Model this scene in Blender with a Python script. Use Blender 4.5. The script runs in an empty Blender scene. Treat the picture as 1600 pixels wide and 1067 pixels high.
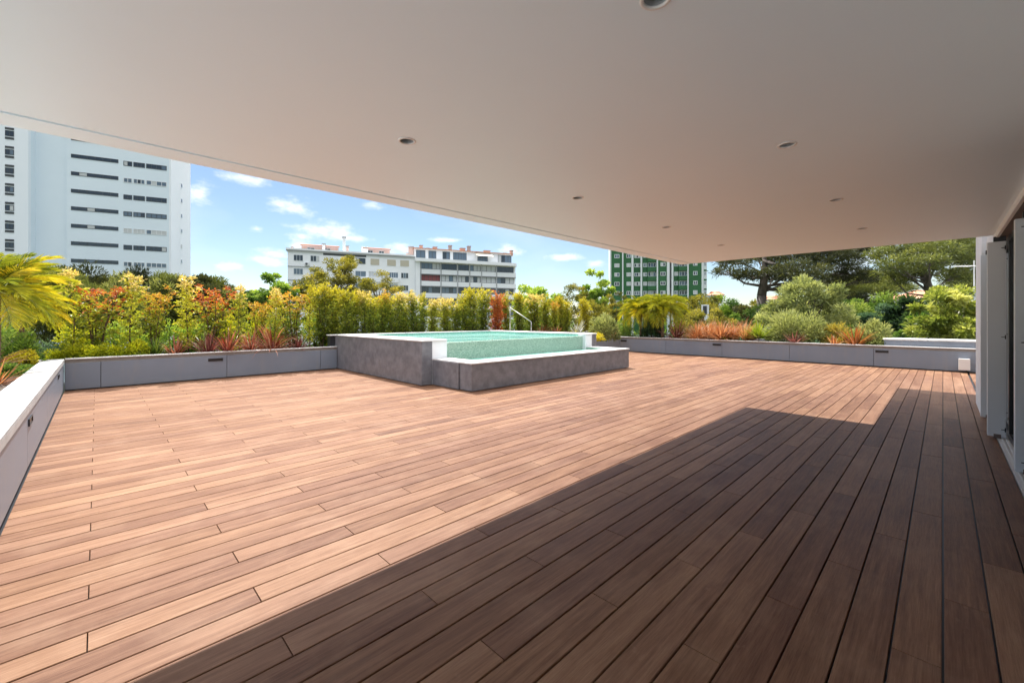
import bpy, math, random
import numpy as np
from mathutils import Vector, Matrix

# ------------------------------------------------------------------ basics
S = bpy.context.scene
COL = S.collection
F, YH, H = 661.0, 498.0, 1.45            # focal length and horizon in photo pixels, eye height
FW = (0.7006, 0.7136)                     # camera forward in the terrace axes
RT = (0.7136, -0.7006)                    # camera right
rnd = random.Random(7)

def q(px): return (px - 800.0) / F
def at(px, t):                            # point on the ground plan seen at px, t metres ahead
    r = q(px) * t
    return (FW[0]*t + RT[0]*r, FW[1]*t + RT[1]*r)
def zat(py, t): return H + (YH - py) * t / F
def on_y(px, Y): return Y / (FW[1] + RT[1]*q(px))
def on_x(px, X): return X / (FW[0] + RT[0]*q(px))

# ------------------------------------------------------------------ materials
def mat(name, col, rough=0.6, metal=0.0, spec=0.5):
    m = bpy.data.materials.new(name); m.use_nodes = True
    b = m.node_tree.nodes['Principled BSDF']
    b.inputs['Base Color'].default_value = (*col, 1)
    b.inputs['Roughness'].default_value = rough
    b.inputs['Metallic'].default_value = metal
    b.inputs['Specular IOR Level'].default_value = spec
    return m

class NT:
    """tiny node-tree helper"""
    def __init__(s, m): s.t = m.node_tree; s.n = s.t.nodes; s.l = s.t.links
    def new(s, typ, **kw):
        nd = s.n.new(typ)
        for k, v in kw.items():
            if k.startswith('i_'):
                nd.inputs[k[2:].replace('_', ' ')].default_value = v
            else: setattr(nd, k, v)
        return nd
    def link(s, a, b): s.l.new(a, b)
    def ramp(s, stops):
        r = s.n.new('ShaderNodeValToRGB'); e = r.color_ramp.elements
        while len(e) < len(stops): e.new(0.5)
        for el, (p, c) in zip(e, stops):
            el.position = p; el.color = (*c, 1)
        return r
    def math(s, op, a, b=None, c=None):
        nd = s.n.new('ShaderNodeMath'); nd.operation = op
        for i, v in enumerate((a, b, c)):
            if v is None: continue
            if isinstance(v, (int, float)): nd.inputs[i].default_value = v
            else: s.l.new(v, nd.inputs[i])
        return nd.outputs[0]

def noisy(name, c0, c1, scale=3.0, rough=0.7, detail=6, stretch=(1, 1, 1), bump=0.0, bscale=40, p0=0.3, p1=0.7, spec=0.5, metal=0.0, rvar=0.0):
    m = mat(name, c0, rough, metal, spec); k = NT(m); b = k.n['Principled BSDF']
    tc = k.new('ShaderNodeTexCoord'); mp = k.new('ShaderNodeMapping'); mp.inputs['Scale'].default_value = stretch
    k.link(tc.outputs['Object'], mp.inputs['Vector'])
    nz = k.new('ShaderNodeTexNoise', i_Scale=scale, i_Detail=detail, i_Roughness=0.6)
    k.link(mp.outputs[0], nz.inputs['Vector'])
    r = k.ramp([(p0, c0), (p1, c1)]); k.link(nz.outputs['Fac'], r.inputs[0]); k.link(r.outputs[0], b.inputs['Base Color'])
    if rvar:
        k.link(k.math('MULTIPLY_ADD', nz.outputs['Fac'], rvar, rough - rvar/2), b.inputs['Roughness'])
    if bump:
        n2 = k.new('ShaderNodeTexNoise', i_Scale=bscale, i_Detail=4); k.link(mp.outputs[0], n2.inputs['Vector'])
        bp = k.new('ShaderNodeBump', i_Strength=bump, i_Distance=0.01); k.link(n2.outputs['Fac'], bp.inputs['Height']); k.link(bp.outputs[0], b.inputs['Normal'])
    return m

def leaf_mat(name, stops, transl=0.4, rough=0.45, tmul=(1.5, 1.4, 0.8), var=0.25):
    m = mat(name, stops[1], rough); k = NT(m); b = k.n['Principled BSDF']; out = k.n['Material Output']
    a = k.new('ShaderNodeAttribute', attribute_name='tint')
    oi = k.new('ShaderNodeObjectInfo')
    f = k.math('ADD', a.outputs['Fac'], k.math('MULTIPLY_ADD', oi.outputs['Random'], var, -var/2))
    r = k.ramp([(i/(len(stops)-1), c) for i, c in enumerate(stops)]); k.link(f, r.inputs[0])
    k.link(r.outputs[0], b.inputs['Base Color'])
    mx = k.new('ShaderNodeMix', data_type='RGBA', blend_type='MULTIPLY'); mx.inputs['Factor'].default_value = 1
    k.link(r.outputs[0], mx.inputs['A']); mx.inputs['B'].default_value = (*tmul, 1)
    tr = k.new('ShaderNodeBsdfTranslucent'); k.link(mx.outputs['Result'], tr.inputs['Color'])
    ms = k.new('ShaderNodeMixShader'); ms.inputs[0].default_value = transl
    k.link(b.outputs[0], ms.inputs[1]); k.link(tr.outputs[0], ms.inputs[2]); k.link(ms.outputs[0], out.inputs['Surface'])
    return m

# ------------------------------------------------------------------ mesh building
class MB:
    def __init__(s): s.v = []; s.f = []; s.mi = []
    def add(s, vs, fs, mi=0):
        o = len(s.v); s.v += [tuple(p) for p in vs]; s.f += [tuple(i+o for i in f) for f in fs]; s.mi += [mi]*len(fs)
    def box(s, x0, x1, y0, y1, z0, z1, mi=0, bev=0.0):
        if bev <= 0:
            s.add([(x0,y0,z0),(x1,y0,z0),(x1,y1,z0),(x0,y1,z0),(x0,y0,z1),(x1,y0,z1),(x1,y1,z1),(x0,y1,z1)],
                  [(0,3,2,1),(4,5,6,7),(0,1,5,4),(1,2,6,5),(2,3,7,6),(3,0,4,7)], mi); return s
        b = bev; vs = []; rings = [(z0,b),(z0+b,0),(z1-b,0),(z1,b)]
        for z, i in rings:
            c = b if True else 0
            vs += [(x0+i+ (c if i==0 else c), y0+i, z),(x1-i-c, y0+i, z),(x1-i, y0+i+c, z),(x1-i, y1-i-c, z),(x1-i-c, y1-i, z),(x0+i+c, y1-i, z),(x0+i, y1-i-c, z),(x0+i, y0+i+c, z)]
        fs = [tuple(reversed(range(8))), tuple(range(24, 32))]
        for r in range(3):
            for j in range(8):
                fs.append((r*8+j, r*8+(j+1) % 8, (r+1)*8+(j+1) % 8, (r+1)*8+j))
        s.add(vs, fs, mi); return s
    def prism(s, poly, z0, z1, mi=0):      # vertical prism on a counter-clockwise plan polygon
        n = len(poly)
        s.add([(x, y, z0) for x, y in poly]+[(x, y, z1) for x, y in poly],
              [tuple(reversed(range(n))), tuple(range(n, 2*n))]+[(i, (i+1) % n, n+(i+1) % n, n+i) for i in range(n)], mi); return s
    def tube(s, pts, rad, n=6, mi=0, caps=True):
        pts = [Vector(p) for p in pts]; rad = rad if isinstance(rad, (list, tuple)) else [rad]*len(pts)
        vs = []; prev = None
        for i, p in enumerate(pts):
            d = (pts[min(i+1, len(pts)-1)] - pts[max(i-1, 0)]).normalized()
            u = Vector((0, 0, 1)) if abs(d.z) < .9 else Vector((1, 0, 0))
            if prev is not None: u = prev
            a = (u - d*u.dot(d)).normalized(); b = d.cross(a); prev = a
            for j in range(n):
                th = 2*math.pi*j/n
                vs.append(p + (a*math.cos(th) + b*math.sin(th))*rad[i])
        fs = [(i*n+j, i*n+(j+1) % n, (i+1)*n+(j+1) % n, (i+1)*n+j) for i in range(len(pts)-1) for j in range(n)]
        if caps: fs += [tuple(reversed(range(n))), tuple(range((len(pts)-1)*n, len(pts)*n))]
        s.add(vs, fs, mi); return s
    def lathe(s, prof, c, n=24, mi=0):     # profile (r, z) about vertical axis through c
        vs = [(c[0]+r*math.cos(2*math.pi*j/n), c[1]+r*math.sin(2*math.pi*j/n), c[2]+z) for r, z in prof for j in range(n)]
        s.add(vs, [(i*n+j, i*n+(j+1) % n, (i+1)*n+(j+1) % n, (i+1)*n+j) for i in range(len(prof)-1) for j in range(n)], mi); return s
    def mesh(s, name, mats, smooth=False):
        me = bpy.data.meshes.new(name); me.from_pydata(s.v, [], s.f)
        for m in (mats if isinstance(mats, (list, tuple)) else [mats]): me.materials.append(m)
        me.polygons.foreach_set('material_index', s.mi)
        if smooth: me.polygons.foreach_set('use_smooth', [True]*len(me.polygons))
        me.update(); return me
    def build(s, name, mats, parent=None, smooth=False, loc=None):
        return link(name, s.mesh(name, mats, smooth), parent, loc)

def link(name, me, parent=None, loc=None):
    o = bpy.data.objects.new(name, me); COL.objects.link(o)
    if parent is not None: o.parent = parent
    if loc is not None: o.location = loc
    return o
def tag(o, label, cat, group=None):
    o['label'] = label; o['category'] = cat
    if group: o['group'] = group
    return o
def thing(name, label, cat, loc=(0, 0, 0), rz=0.0, group=None):
    o = bpy.data.objects.new(name, None); COL.objects.link(o)
    o.location = loc; o.rotation_euler = (0, 0, rz); o.empty_display_size = 0.2
    return tag(o, label, cat, group)
def structure(o, kind='structure'): o['kind'] = kind; return o
def boxpart(name, m, parent, *a, bev=0.0, **k):
    b = MB(); b.box(*a, bev=bev); return b.build(name, m, parent)

# leaves: numpy mesh of folded blades
def leaves(name, Pn, D, L, W, tint, mats, fold=0.25, seed=1, parent=None, mi=None, loc=None, only_mesh=False):
    g = np.random.default_rng(seed); n = len(Pn)
    D = D / (np.linalg.norm(D, axis=1, keepdims=True)+1e-9)
    R = g.normal(size=(n, 3)); R[:, 2] *= 0.4
    A = np.cross(D, R); A /= (np.linalg.norm(A, axis=1, keepdims=True)+1e-9); N = np.cross(A, D)
    N *= np.sign(N[:, 2:3]+1e-6)
    L = np.broadcast_to(L, (n,))[:, None]; W = np.broadcast_to(W, (n,))[:, None]
    tip = Pn + D*L - np.array([0, 0, 1.0])*L*0.12
    mid = Pn + D*L*0.48
    l = mid + A*W*0.5 + N*W*fold; r = mid - A*W*0.5 + N*W*fold
    V = np.stack([Pn, l, tip, r], 1).reshape(-1, 3)
    b = (np.arange(n)*4)[:, None]
    Fc = np.concatenate([b+np.array([[0, 2, 1]]), b+np.array([[0, 3, 2]])], 1).reshape(-1, 3)
    return npmesh(name, V, Fc, np.repeat(tint, 4), mats, parent, None if mi is None else np.repeat(mi, 2), loc, only_mesh)
def npmesh(name, V, Fc, tint, mats, parent=None, mi=None, loc=None, only_mesh=False):
    me = bpy.data.meshes.new(name); k = Fc.shape[1]
    me.vertices.add(len(V)); me.vertices.foreach_set('co', V.astype(np.float32).ravel())
    me.loops.add(Fc.size); me.loops.foreach_set('vertex_index', Fc.astype(np.int32).ravel())
    me.polygons.add(len(Fc)); me.polygons.foreach_set('loop_start', np.arange(0, Fc.size, k, dtype=np.int32))
    me.update(calc_edges=True)
    at_ = me.attributes.new('tint', 'FLOAT', 'POINT'); at_.data.foreach_set('value', np.asarray(tint, dtype=np.float32))
    for m in (mats if isinstance(mats, (list, tuple)) else [mats]): me.materials.append(m)
    if mi is not None: me.polygons.foreach_set('material_index', mi.astype(np.int32))
    me.polygons.foreach_set('use_smooth', [False]*len(Fc))
    me.validate(); me.update()
    return me if only_mesh else link(name, me, parent, loc)

# ------------------------------------------------------------------ material library
M = {}
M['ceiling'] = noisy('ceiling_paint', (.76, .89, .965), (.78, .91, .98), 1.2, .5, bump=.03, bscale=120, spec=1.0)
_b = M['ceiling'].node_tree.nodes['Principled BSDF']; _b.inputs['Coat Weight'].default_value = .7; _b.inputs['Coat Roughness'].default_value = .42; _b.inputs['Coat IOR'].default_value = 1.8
M['white'] = noisy('white_render', (.78, .79, .80), (.84, .85, .86), .6, .75, bump=.08, bscale=120)
M['soffit'] = mat('shutter_recess', (.16, .12, .10), .5)
M['panel'] = noisy('grey_cladding', (.185, .215, .265), (.21, .24, .29), .9, .42, rvar=.1, detail=3)
def panel_dirt():
    m = M['panel']; k = NT(m); b = k.n['Principled BSDF']; src = b.inputs['Base Color'].links[0].from_socket
    tc = k.new('ShaderNodeTexCoord'); mp = k.new('ShaderNodeMapping'); mp.inputs['Scale'].default_value = (9, 9, 1.1); k.link(tc.outputs['Object'], mp.inputs[0])
    nz = k.new('ShaderNodeTexNoise', i_Scale=1.0, i_Detail=5, i_Roughness=.6); k.link(mp.outputs[0], nz.inputs['Vector'])
    sx = k.new('ShaderNodeSeparateXYZ'); k.link(tc.outputs['Object'], sx.inputs[0])
    lo = k.new('ShaderNodeMapRange'); lo.inputs[1].default_value = .02; lo.inputs[2].default_value = .16; lo.inputs[3].default_value = .45; lo.inputs[4].default_value = .0; k.link(sx.outputs[2], lo.inputs[0])
    st = k.new('ShaderNodeMapRange'); st.inputs[1].default_value = .52; st.inputs[2].default_value = .80; st.inputs[4].default_value = .40; k.link(nz.outputs['Fac'], st.inputs[0])
    f = k.math('ADD', st.outputs[0], k.math('MULTIPLY', lo.outputs[0], nz.outputs['Fac']))
    mx = k.new('ShaderNodeMix', data_type='RGBA'); k.link(f, mx.inputs['Factor']); k.link(src, mx.inputs['A']); mx.inputs['B'].default_value = (.27, .26, .25, 1)
    k.link(mx.outputs['Result'], b.inputs['Base Color'])
panel_dirt()
M['seam'] = mat('dark_joint', (.02, .02, .022), .6)
M['coping'] = noisy('pale_coping', (.60, .59, .57), (.70, .69, .67), 4, .5, bump=.05, bscale=150)
M['coping_left'] = noisy('grey_stone_coping', (.40, .40, .395), (.48, .48, .47), 4, .5, bump=.05, bscale=150)
M['bounce_white'] = noisy('bounce_slab_white', (.80, .82, .84), (.86, .87, .88), 2, .8)  # colour of the added slab that throws light upward
M['coping_dark'] = noisy('grey_lip', (.20, .18, .165), (.26, .24, .22), 4, .45)
M['steel'] = mat('brushed_steel', (.42, .41, .39), .45, 1.0)
M['fitting'] = mat('dark_fitting', (.025, .027, .032), .35)
M['lens'] = mat('lamp_lens', (.35, .37, .38), .25)
M['soil'] = noisy('bark_soil', (.035, .024, .016), (.10, .07, .05), 30, .95, bump=.6, bscale=60)
M['stone'] = noisy('slate_tile', (.130, .132, .150), (.245, .245, .265), 5.5, .42, detail=10, bump=.08, bscale=50, p0=.32, p1=.72, rvar=.2)
M['alu'] = noisy('grey_shutter', (.74, .79, .83), (.78, .83, .87), .8, .38, detail=2)
M['frame'] = mat('black_frame', (.018, .018, .02), .35)
M['sill'] = noisy('pale_sill', (.66, .67, .67), (.74, .75, .75), 6, .4)
M['glass'] = mat('dark_glass', (.012, .014, .016), .02, spec=1.0)
M['plastic'] = mat('cream_plastic', (.74, .72, .69), .4)
M['cable'] = mat('black_cable', (.015, .015, .015), .5)
M['bark'] = noisy('grey_bark', (.07, .055, .045), (.16, .13, .105), 8, .9, stretch=(1, 1, .25), bump=.6, bscale=20)
M['twig'] = noisy('brown_twig', (.075, .045, .025), (.15, .095, .06), 10, .85)
M['palmbark'] = noisy('palm_bark', (.10, .06, .03), (.26, .17, .09), 24, .9, stretch=(1, 1, 2.5), bump=.8, bscale=40)

def deck_material():
    m = mat('bamboo_decking', (.3, .17, .1), .5, spec=.20); k = NT(m); b = k.n['Principled BSDF']
    b.inputs['Coat Weight'].default_value = .0; b.inputs['Coat Roughness'].default_value = .3; b.inputs['Coat IOR'].default_value = 1.7
    tc = k.new('ShaderNodeTexCoord'); a = k.new('ShaderNodeAttribute', attribute_name='tint')
    sx = k.new('ShaderNodeSeparateXYZ'); k.link(tc.outputs['Object'], sx.inputs[0])
    zoff = k.math('MULTIPLY', a.outputs['Fac'], 37.0)
    def grain(sx_, sy_, det, rough=.65):
        cv = k.new('ShaderNodeCombineXYZ')
        k.link(k.math('MULTIPLY', sx.outputs[0], sx_), cv.inputs[0]); k.link(k.math('MULTIPLY', sx.outputs[1], sy_), cv.inputs[1]); k.link(zoff, cv.inputs[2])
        nz = k.new('ShaderNodeTexNoise', i_Scale=1.0, i_Detail=det, i_Roughness=rough); k.link(cv.outputs[0], nz.inputs['Vector']); return nz.outputs['Fac']
    g1 = grain(2.2, 42, 6); g2 = grain(7, 190, 4, .8); g3 = grain(1.1, 9, 3)
    # dusty patches that ignore the boards
    pn = k.new('ShaderNodeTexNoise', i_Scale=2.3, i_Detail=7, i_Roughness=.62); k.link(tc.outputs['Object'], pn.inputs['Vector'])
    pr = k.new('ShaderNodeMapRange'); pr.inputs[1].default_value = .50; pr.inputs[2].default_value = .78; k.link(pn.outputs['Fac'], pr.inputs[0])
    sn = k.new('ShaderNodeTexNoise', i_Scale=7.0, i_Detail=8, i_Roughness=.75); k.link(tc.outputs['Object'], sn.inputs['Vector'])
    sr = k.new('ShaderNodeMapRange'); sr.inputs[1].default_value = .62; sr.inputs[2].default_value = .80; sr.inputs[4].default_value = .55; k.link(sn.outputs['Fac'], sr.inputs[0])
    mixg = k.math('ADD', k.math('MULTIPLY', g1, .40), k.math('ADD', k.math('MULTIPLY', g2, .36), k.math('MULTIPLY', g3, .24)))
    f = k.math('ADD', mixg, k.math('MULTIPLY_ADD', a.outputs['Fac'], .11, -.075))
    r = k.ramp([(.27, (.070, .030, .016)), (.40, (.148, .070, .039)), (.50, (.212, .110, .064)), (.60, (.280, .156, .095)), (.73, (.37, .235, .155))])
    k.link(f, r.inputs[0])
    # hue shift per board
    hs = k.new('ShaderNodeHueSaturation'); k.link(r.outputs[0], hs.inputs['Color'])
    w2 = k.new('ShaderNodeTexWhiteNoise', noise_dimensions='1D'); k.link(a.outputs['Fac'], w2.inputs['W'])
    k.link(k.math('MULTIPLY_ADD', w2.outputs['Value'], .008, .496), hs.inputs['Hue'])
    k.link(k.math('MULTIPLY_ADD', w2.outputs['Value'], .28, .85), hs.inputs['Value']); hs.inputs['Saturation'].default_value = 1.02
    mx = k.new('ShaderNodeMix', data_type='RGBA'); k.link(k.math('MAXIMUM', k.math('MULTIPLY', pr.outputs[0], .30), sr.outputs[0]), mx.inputs['Factor'])
    k.link(hs.outputs[0], mx.inputs['A']); mx.inputs['B'].default_value = (.40, .26, .17, 1)
    k.link(mx.outputs['Result'], b.inputs['Base Color'])
    k.link(k.math('MULTIPLY_ADD', g1, .20, .38), b.inputs['Roughness'])
    bp = k.new('ShaderNodeBump', i_Strength=.14, i_Distance=.003); k.link(k.math('ADD', g2, g1), bp.inputs['Height']); k.link(bp.outputs[0], b.inputs['Normal'])
    return m
M['deck'] = deck_material()

def mosaic_material(name, c0, c1, c2, size=.022):
    m = mat(name, c0, .18); k = NT(m); b = k.n['Principled BSDF']
    tc = k.new('ShaderNodeTexCoord'); vm = k.new('ShaderNodeVectorMath', operation='SCALE'); vm.inputs['Scale'].default_value = 1/size
    k.link(tc.outputs['Object'], vm.inputs[0])
    of = k.new('ShaderNodeVectorMath', operation='ADD'); of.inputs[1].default_value = (.37, .37, .37); k.link(vm.outputs[0], of.inputs[0])
    fl = k.new('ShaderNodeVectorMath', operation='FLOOR'); k.link(of.outputs[0], fl.inputs[0])
    wn = k.new('ShaderNodeTexWhiteNoise', noise_dimensions='3D'); k.link(fl.outputs[0], wn.inputs['Vector'])
    r = k.ramp([(0, c0), (.5, c1), (1, c2)]); k.link(wn.outputs['Value'], r.inputs[0])
    k.link(r.outputs[0], b.inputs['Base Color']); return m
M['mosaic'] = mosaic_material('green_mosaic', (.26, .38, .30), (.35, .48, .39), (.47, .59, .49))
M['mosaic_in'] = mosaic_material('pool_mosaic', (.16, .46, .36), (.26, .60, .48), (.42, .72, .60))

def water_material():
    m = bpy.data.materials.new('pool_water'); m.use_nodes = True; k = NT(m); k.n.remove(k.n['Principled BSDF']); out = k.n['Material Output']
    tc = k.new('ShaderNodeTexCoord'); nz = k.new('ShaderNodeTexNoise', i_Scale=2.2, i_Detail=3); k.link(tc.outputs['Object'], nz.inputs['Vector'])
    bp = k.new('ShaderNodeBump', i_Strength=.10, i_Distance=.02); k.link(nz.outputs['Fac'], bp.inputs['Height'])
    tr0 = k.new('ShaderNodeBsdfTransparent'); tr0.inputs[0].default_value = (.66, .94, .88, 1)
    df = k.new('ShaderNodeBsdfDiffuse'); n5 = k.new('ShaderNodeTexNoise', i_Scale=1.1, i_Detail=3); mp5 = k.new('ShaderNodeMapping'); mp5.inputs['Scale'].default_value = (.35, 1.6, 1); k.link(tc.outputs['Object'], mp5.inputs[0]); k.link(mp5.outputs[0], n5.inputs['Vector'])
    rr = k.ramp([(.35, (.15, .33, .29)), (.62, (.29, .49, .43))]); k.link(n5.outputs['Fac'], rr.inputs[0]); k.link(rr.outputs[0], df.inputs['Color'])
    tr = k.new('ShaderNodeMixShader'); tr.inputs[0].default_value = .55; k.link(tr0.outputs[0], tr.inputs[1]); k.link(df.outputs[0], tr.inputs[2])
    gl = k.new('ShaderNodeBsdfGlossy'); gl.inputs['Roughness'].default_value = .01; k.link(bp.outputs[0], gl.inputs['Normal'])
    fr = k.new('ShaderNodeFresnel', i_IOR=1.33); k.link(bp.outputs[0], fr.inputs['Normal'])
    ms = k.new('ShaderNodeMixShader'); k.link(k.math('MULTIPLY', fr.outputs[0], .38), ms.inputs[0]); k.link(tr.outputs[0], ms.inputs[1]); k.link(gl.outputs[0], ms.inputs[2])
    k.link(ms.outputs[0], out.inputs['Surface']); return m
M['water'] = water_material()

# foliage
LM = {}
LM['yellow'] = leaf_mat('golden_leaf', [(.15, .21, .018), (.36, .40, .028), (.56, .54, .045), (.66, .60, .14)])
LM['cream'] = leaf_mat('cream_young_leaf', [(.54, .44, .10), (.62, .50, .18), (.66, .54, .28)])
LM['ygreen'] = leaf_mat('yellow_green_leaf', [(.07, .105, .014), (.20, .25, .02), (.40, .39, .03), (.54, .47, .05)])
LM['red'] = leaf_mat('red_young_leaf', [(.32, .06, .025), (.44, .12, .03), (.50, .21, .04), (.50, .34, .06)], tmul=(1.5, 1.0, .8))
LM['orange'] = leaf_mat('orange_young_leaf', [(.46, .19, .03), (.54, .35, .04), (.56, .48, .06)], tmul=(1.4, 1.1, .8))
LM['bronze'] = leaf_mat('bronze_blade', [(.10, .02, .015), (.24, .055, .03), (.34, .12, .06), (.48, .28, .17)], .25, .35, (1.4, .9, .7))
LM['darkred'] = leaf_mat('dark_red_blade', [(.05, .012, .014), (.12, .03, .026), (.20, .06, .045), (.34, .18, .13)], .2, .35, (1.4, .8, .7))
LM['rust'] = leaf_mat('rust_blade', [(.17, .055, .018), (.31, .115, .038), (.43, .20, .075), (.52, .31, .15)], .35, .45, (1.3, 1, .8))
LM['orangeblade'] = leaf_mat('orange_blade', [(.12, .028, .012), (.25, .075, .02), (.36, .15, .035), (.42, .27, .08)], .3, .4, (1.4, 1, .8))
LM['lime'] = leaf_mat('lime_leaf', [(0.156, 0.221, 0.013), (0.390, 0.416, 0.019), (0.598, 0.546, 0.026)], .4)
LM['golden'] = leaf_mat('golden_cover_leaf', [(.28, .26, .015), (.48, .42, .02), (.60, .52, .06)], .4)
LM['green'] = leaf_mat('mid_green_leaf', [(0.034, 0.076, 0.017), (0.085, 0.162, 0.031), (0.170, 0.255, 0.051), (0.289, 0.357, 0.085)])
LM['darkgreen'] = leaf_mat('dark_green_leaf', [(0.017, 0.037, 0.017), (0.037, 0.076, 0.031), (0.076, 0.128, 0.044)])
LM['bluegreen'] = leaf_mat('blue_green_leaf', [(0.032, 0.072, 0.048), (0.072, 0.136, 0.088), (0.144, 0.224, 0.136)])
LM['bright'] = leaf_mat('bright_green_leaf', [(0.056, 0.120, 0.019), (0.136, 0.240, 0.035), (0.272, 0.384, 0.056), (0.432, 0.528, 0.112)])
LM['olive'] = leaf_mat('olive_leaf', [(0.064, 0.072, 0.013), (0.152, 0.152, 0.022), (0.272, 0.248, 0.035), (0.400, 0.336, 0.064)])
LM['pine'] = leaf_mat('pine_needle', [(.05, .065, .018), (.11, .135, .03), (.20, .22, .055), (.30, .31, .10)], .3)
LM['darkpine'] = leaf_mat('dark_pine_needle', [(0.020, 0.027, 0.010), (0.048, 0.058, 0.017), (0.093, 0.099, 0.031), (0.170, 0.170, 0.051)], .25)
LM['feather'] = leaf_mat('soft_grey_green_leaf', [(.085, .11, .04), (.19, .225, .085), (.32, .35, .145), (.44, .46, .22)], .4)
LM['feathergold'] = leaf_mat('soft_golden_leaf', [(0.140, 0.140, 0.035), (0.308, 0.266, 0.049), (0.504, 0.392, 0.084)], .4)
LM['biglime'] = leaf_mat('glossy_lime_leaf', [(.09, .13, .025), (.22, .27, .05), (.40, .43, .10), (.58, .58, .24)], .4, .3)
LM['palm'] = leaf_mat('palm_leaflet', [(.08, .12, .012), (.22, .26, .02), (.44, .43, .025), (.60, .52, .03)], .4, .35)
LM['palmgold'] = leaf_mat('golden_palm_leaflet', [(.22, .25, .02), (.48, .45, .025), (.62, .52, .03), (.58, .36, .03)], .4, .35)
LM['palmgreen'] = leaf_mat('lime_palm_leaflet', [(0.135, 0.176, 0.016), (0.324, 0.338, 0.027), (0.540, 0.486, 0.041)], .4, .35)
LM['silver'] = leaf_mat('silver_blade', [(.25, .25, .22), (.42, .42, .38), (.60, .60, .56)], .2)
LM['grass'] = leaf_mat('green_blade', [(0.045, 0.090, 0.018), (0.112, 0.180, 0.030), (0.255, 0.315, 0.045)], .3, .35)
LM['spiky'] = leaf_mat('lime_spike_blade', [(0.070, 0.119, 0.014), (0.182, 0.266, 0.022), (0.364, 0.420, 0.035)], .3, .35)

# ------------------------------------------------------------------ camera, world, sun
cam = bpy.data.cameras.new('camera'); co = bpy.data.objects.new('camera', cam); COL.objects.link(co)
co.location = (0, 0, H); co.rotation_euler = (math.pi/2, 0, -math.atan2(FW[0], FW[1]))
cam.sensor_width = 36; cam.sensor_fit = 'HORIZONTAL'; cam.lens = F/1600*36; cam.shift_y = -(533.5-YH)/1600
cam.clip_start = .05; cam.clip_end = 6000
S.camera = co
SUN = Vector((.20, .52, 1)).normalized()
EXPOSURE = 1.50; OVERHEAD_FILL = 29.0  # the second is sky brightness added overhead, unseen, to lift the shade
sl = bpy.data.lights.new('sun', 'SUN'); sl.energy = 3.15; sl.angle = math.radians(.5); sl.color = (1, .985, .965)
so = bpy.data.objects.new('sun', sl); COL.objects.link(so); so.rotation_euler = SUN.to_track_quat('Z', 'Y').to_euler()
W = bpy.data.worlds.new('World'); S.world = W; W.use_nodes = True
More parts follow.
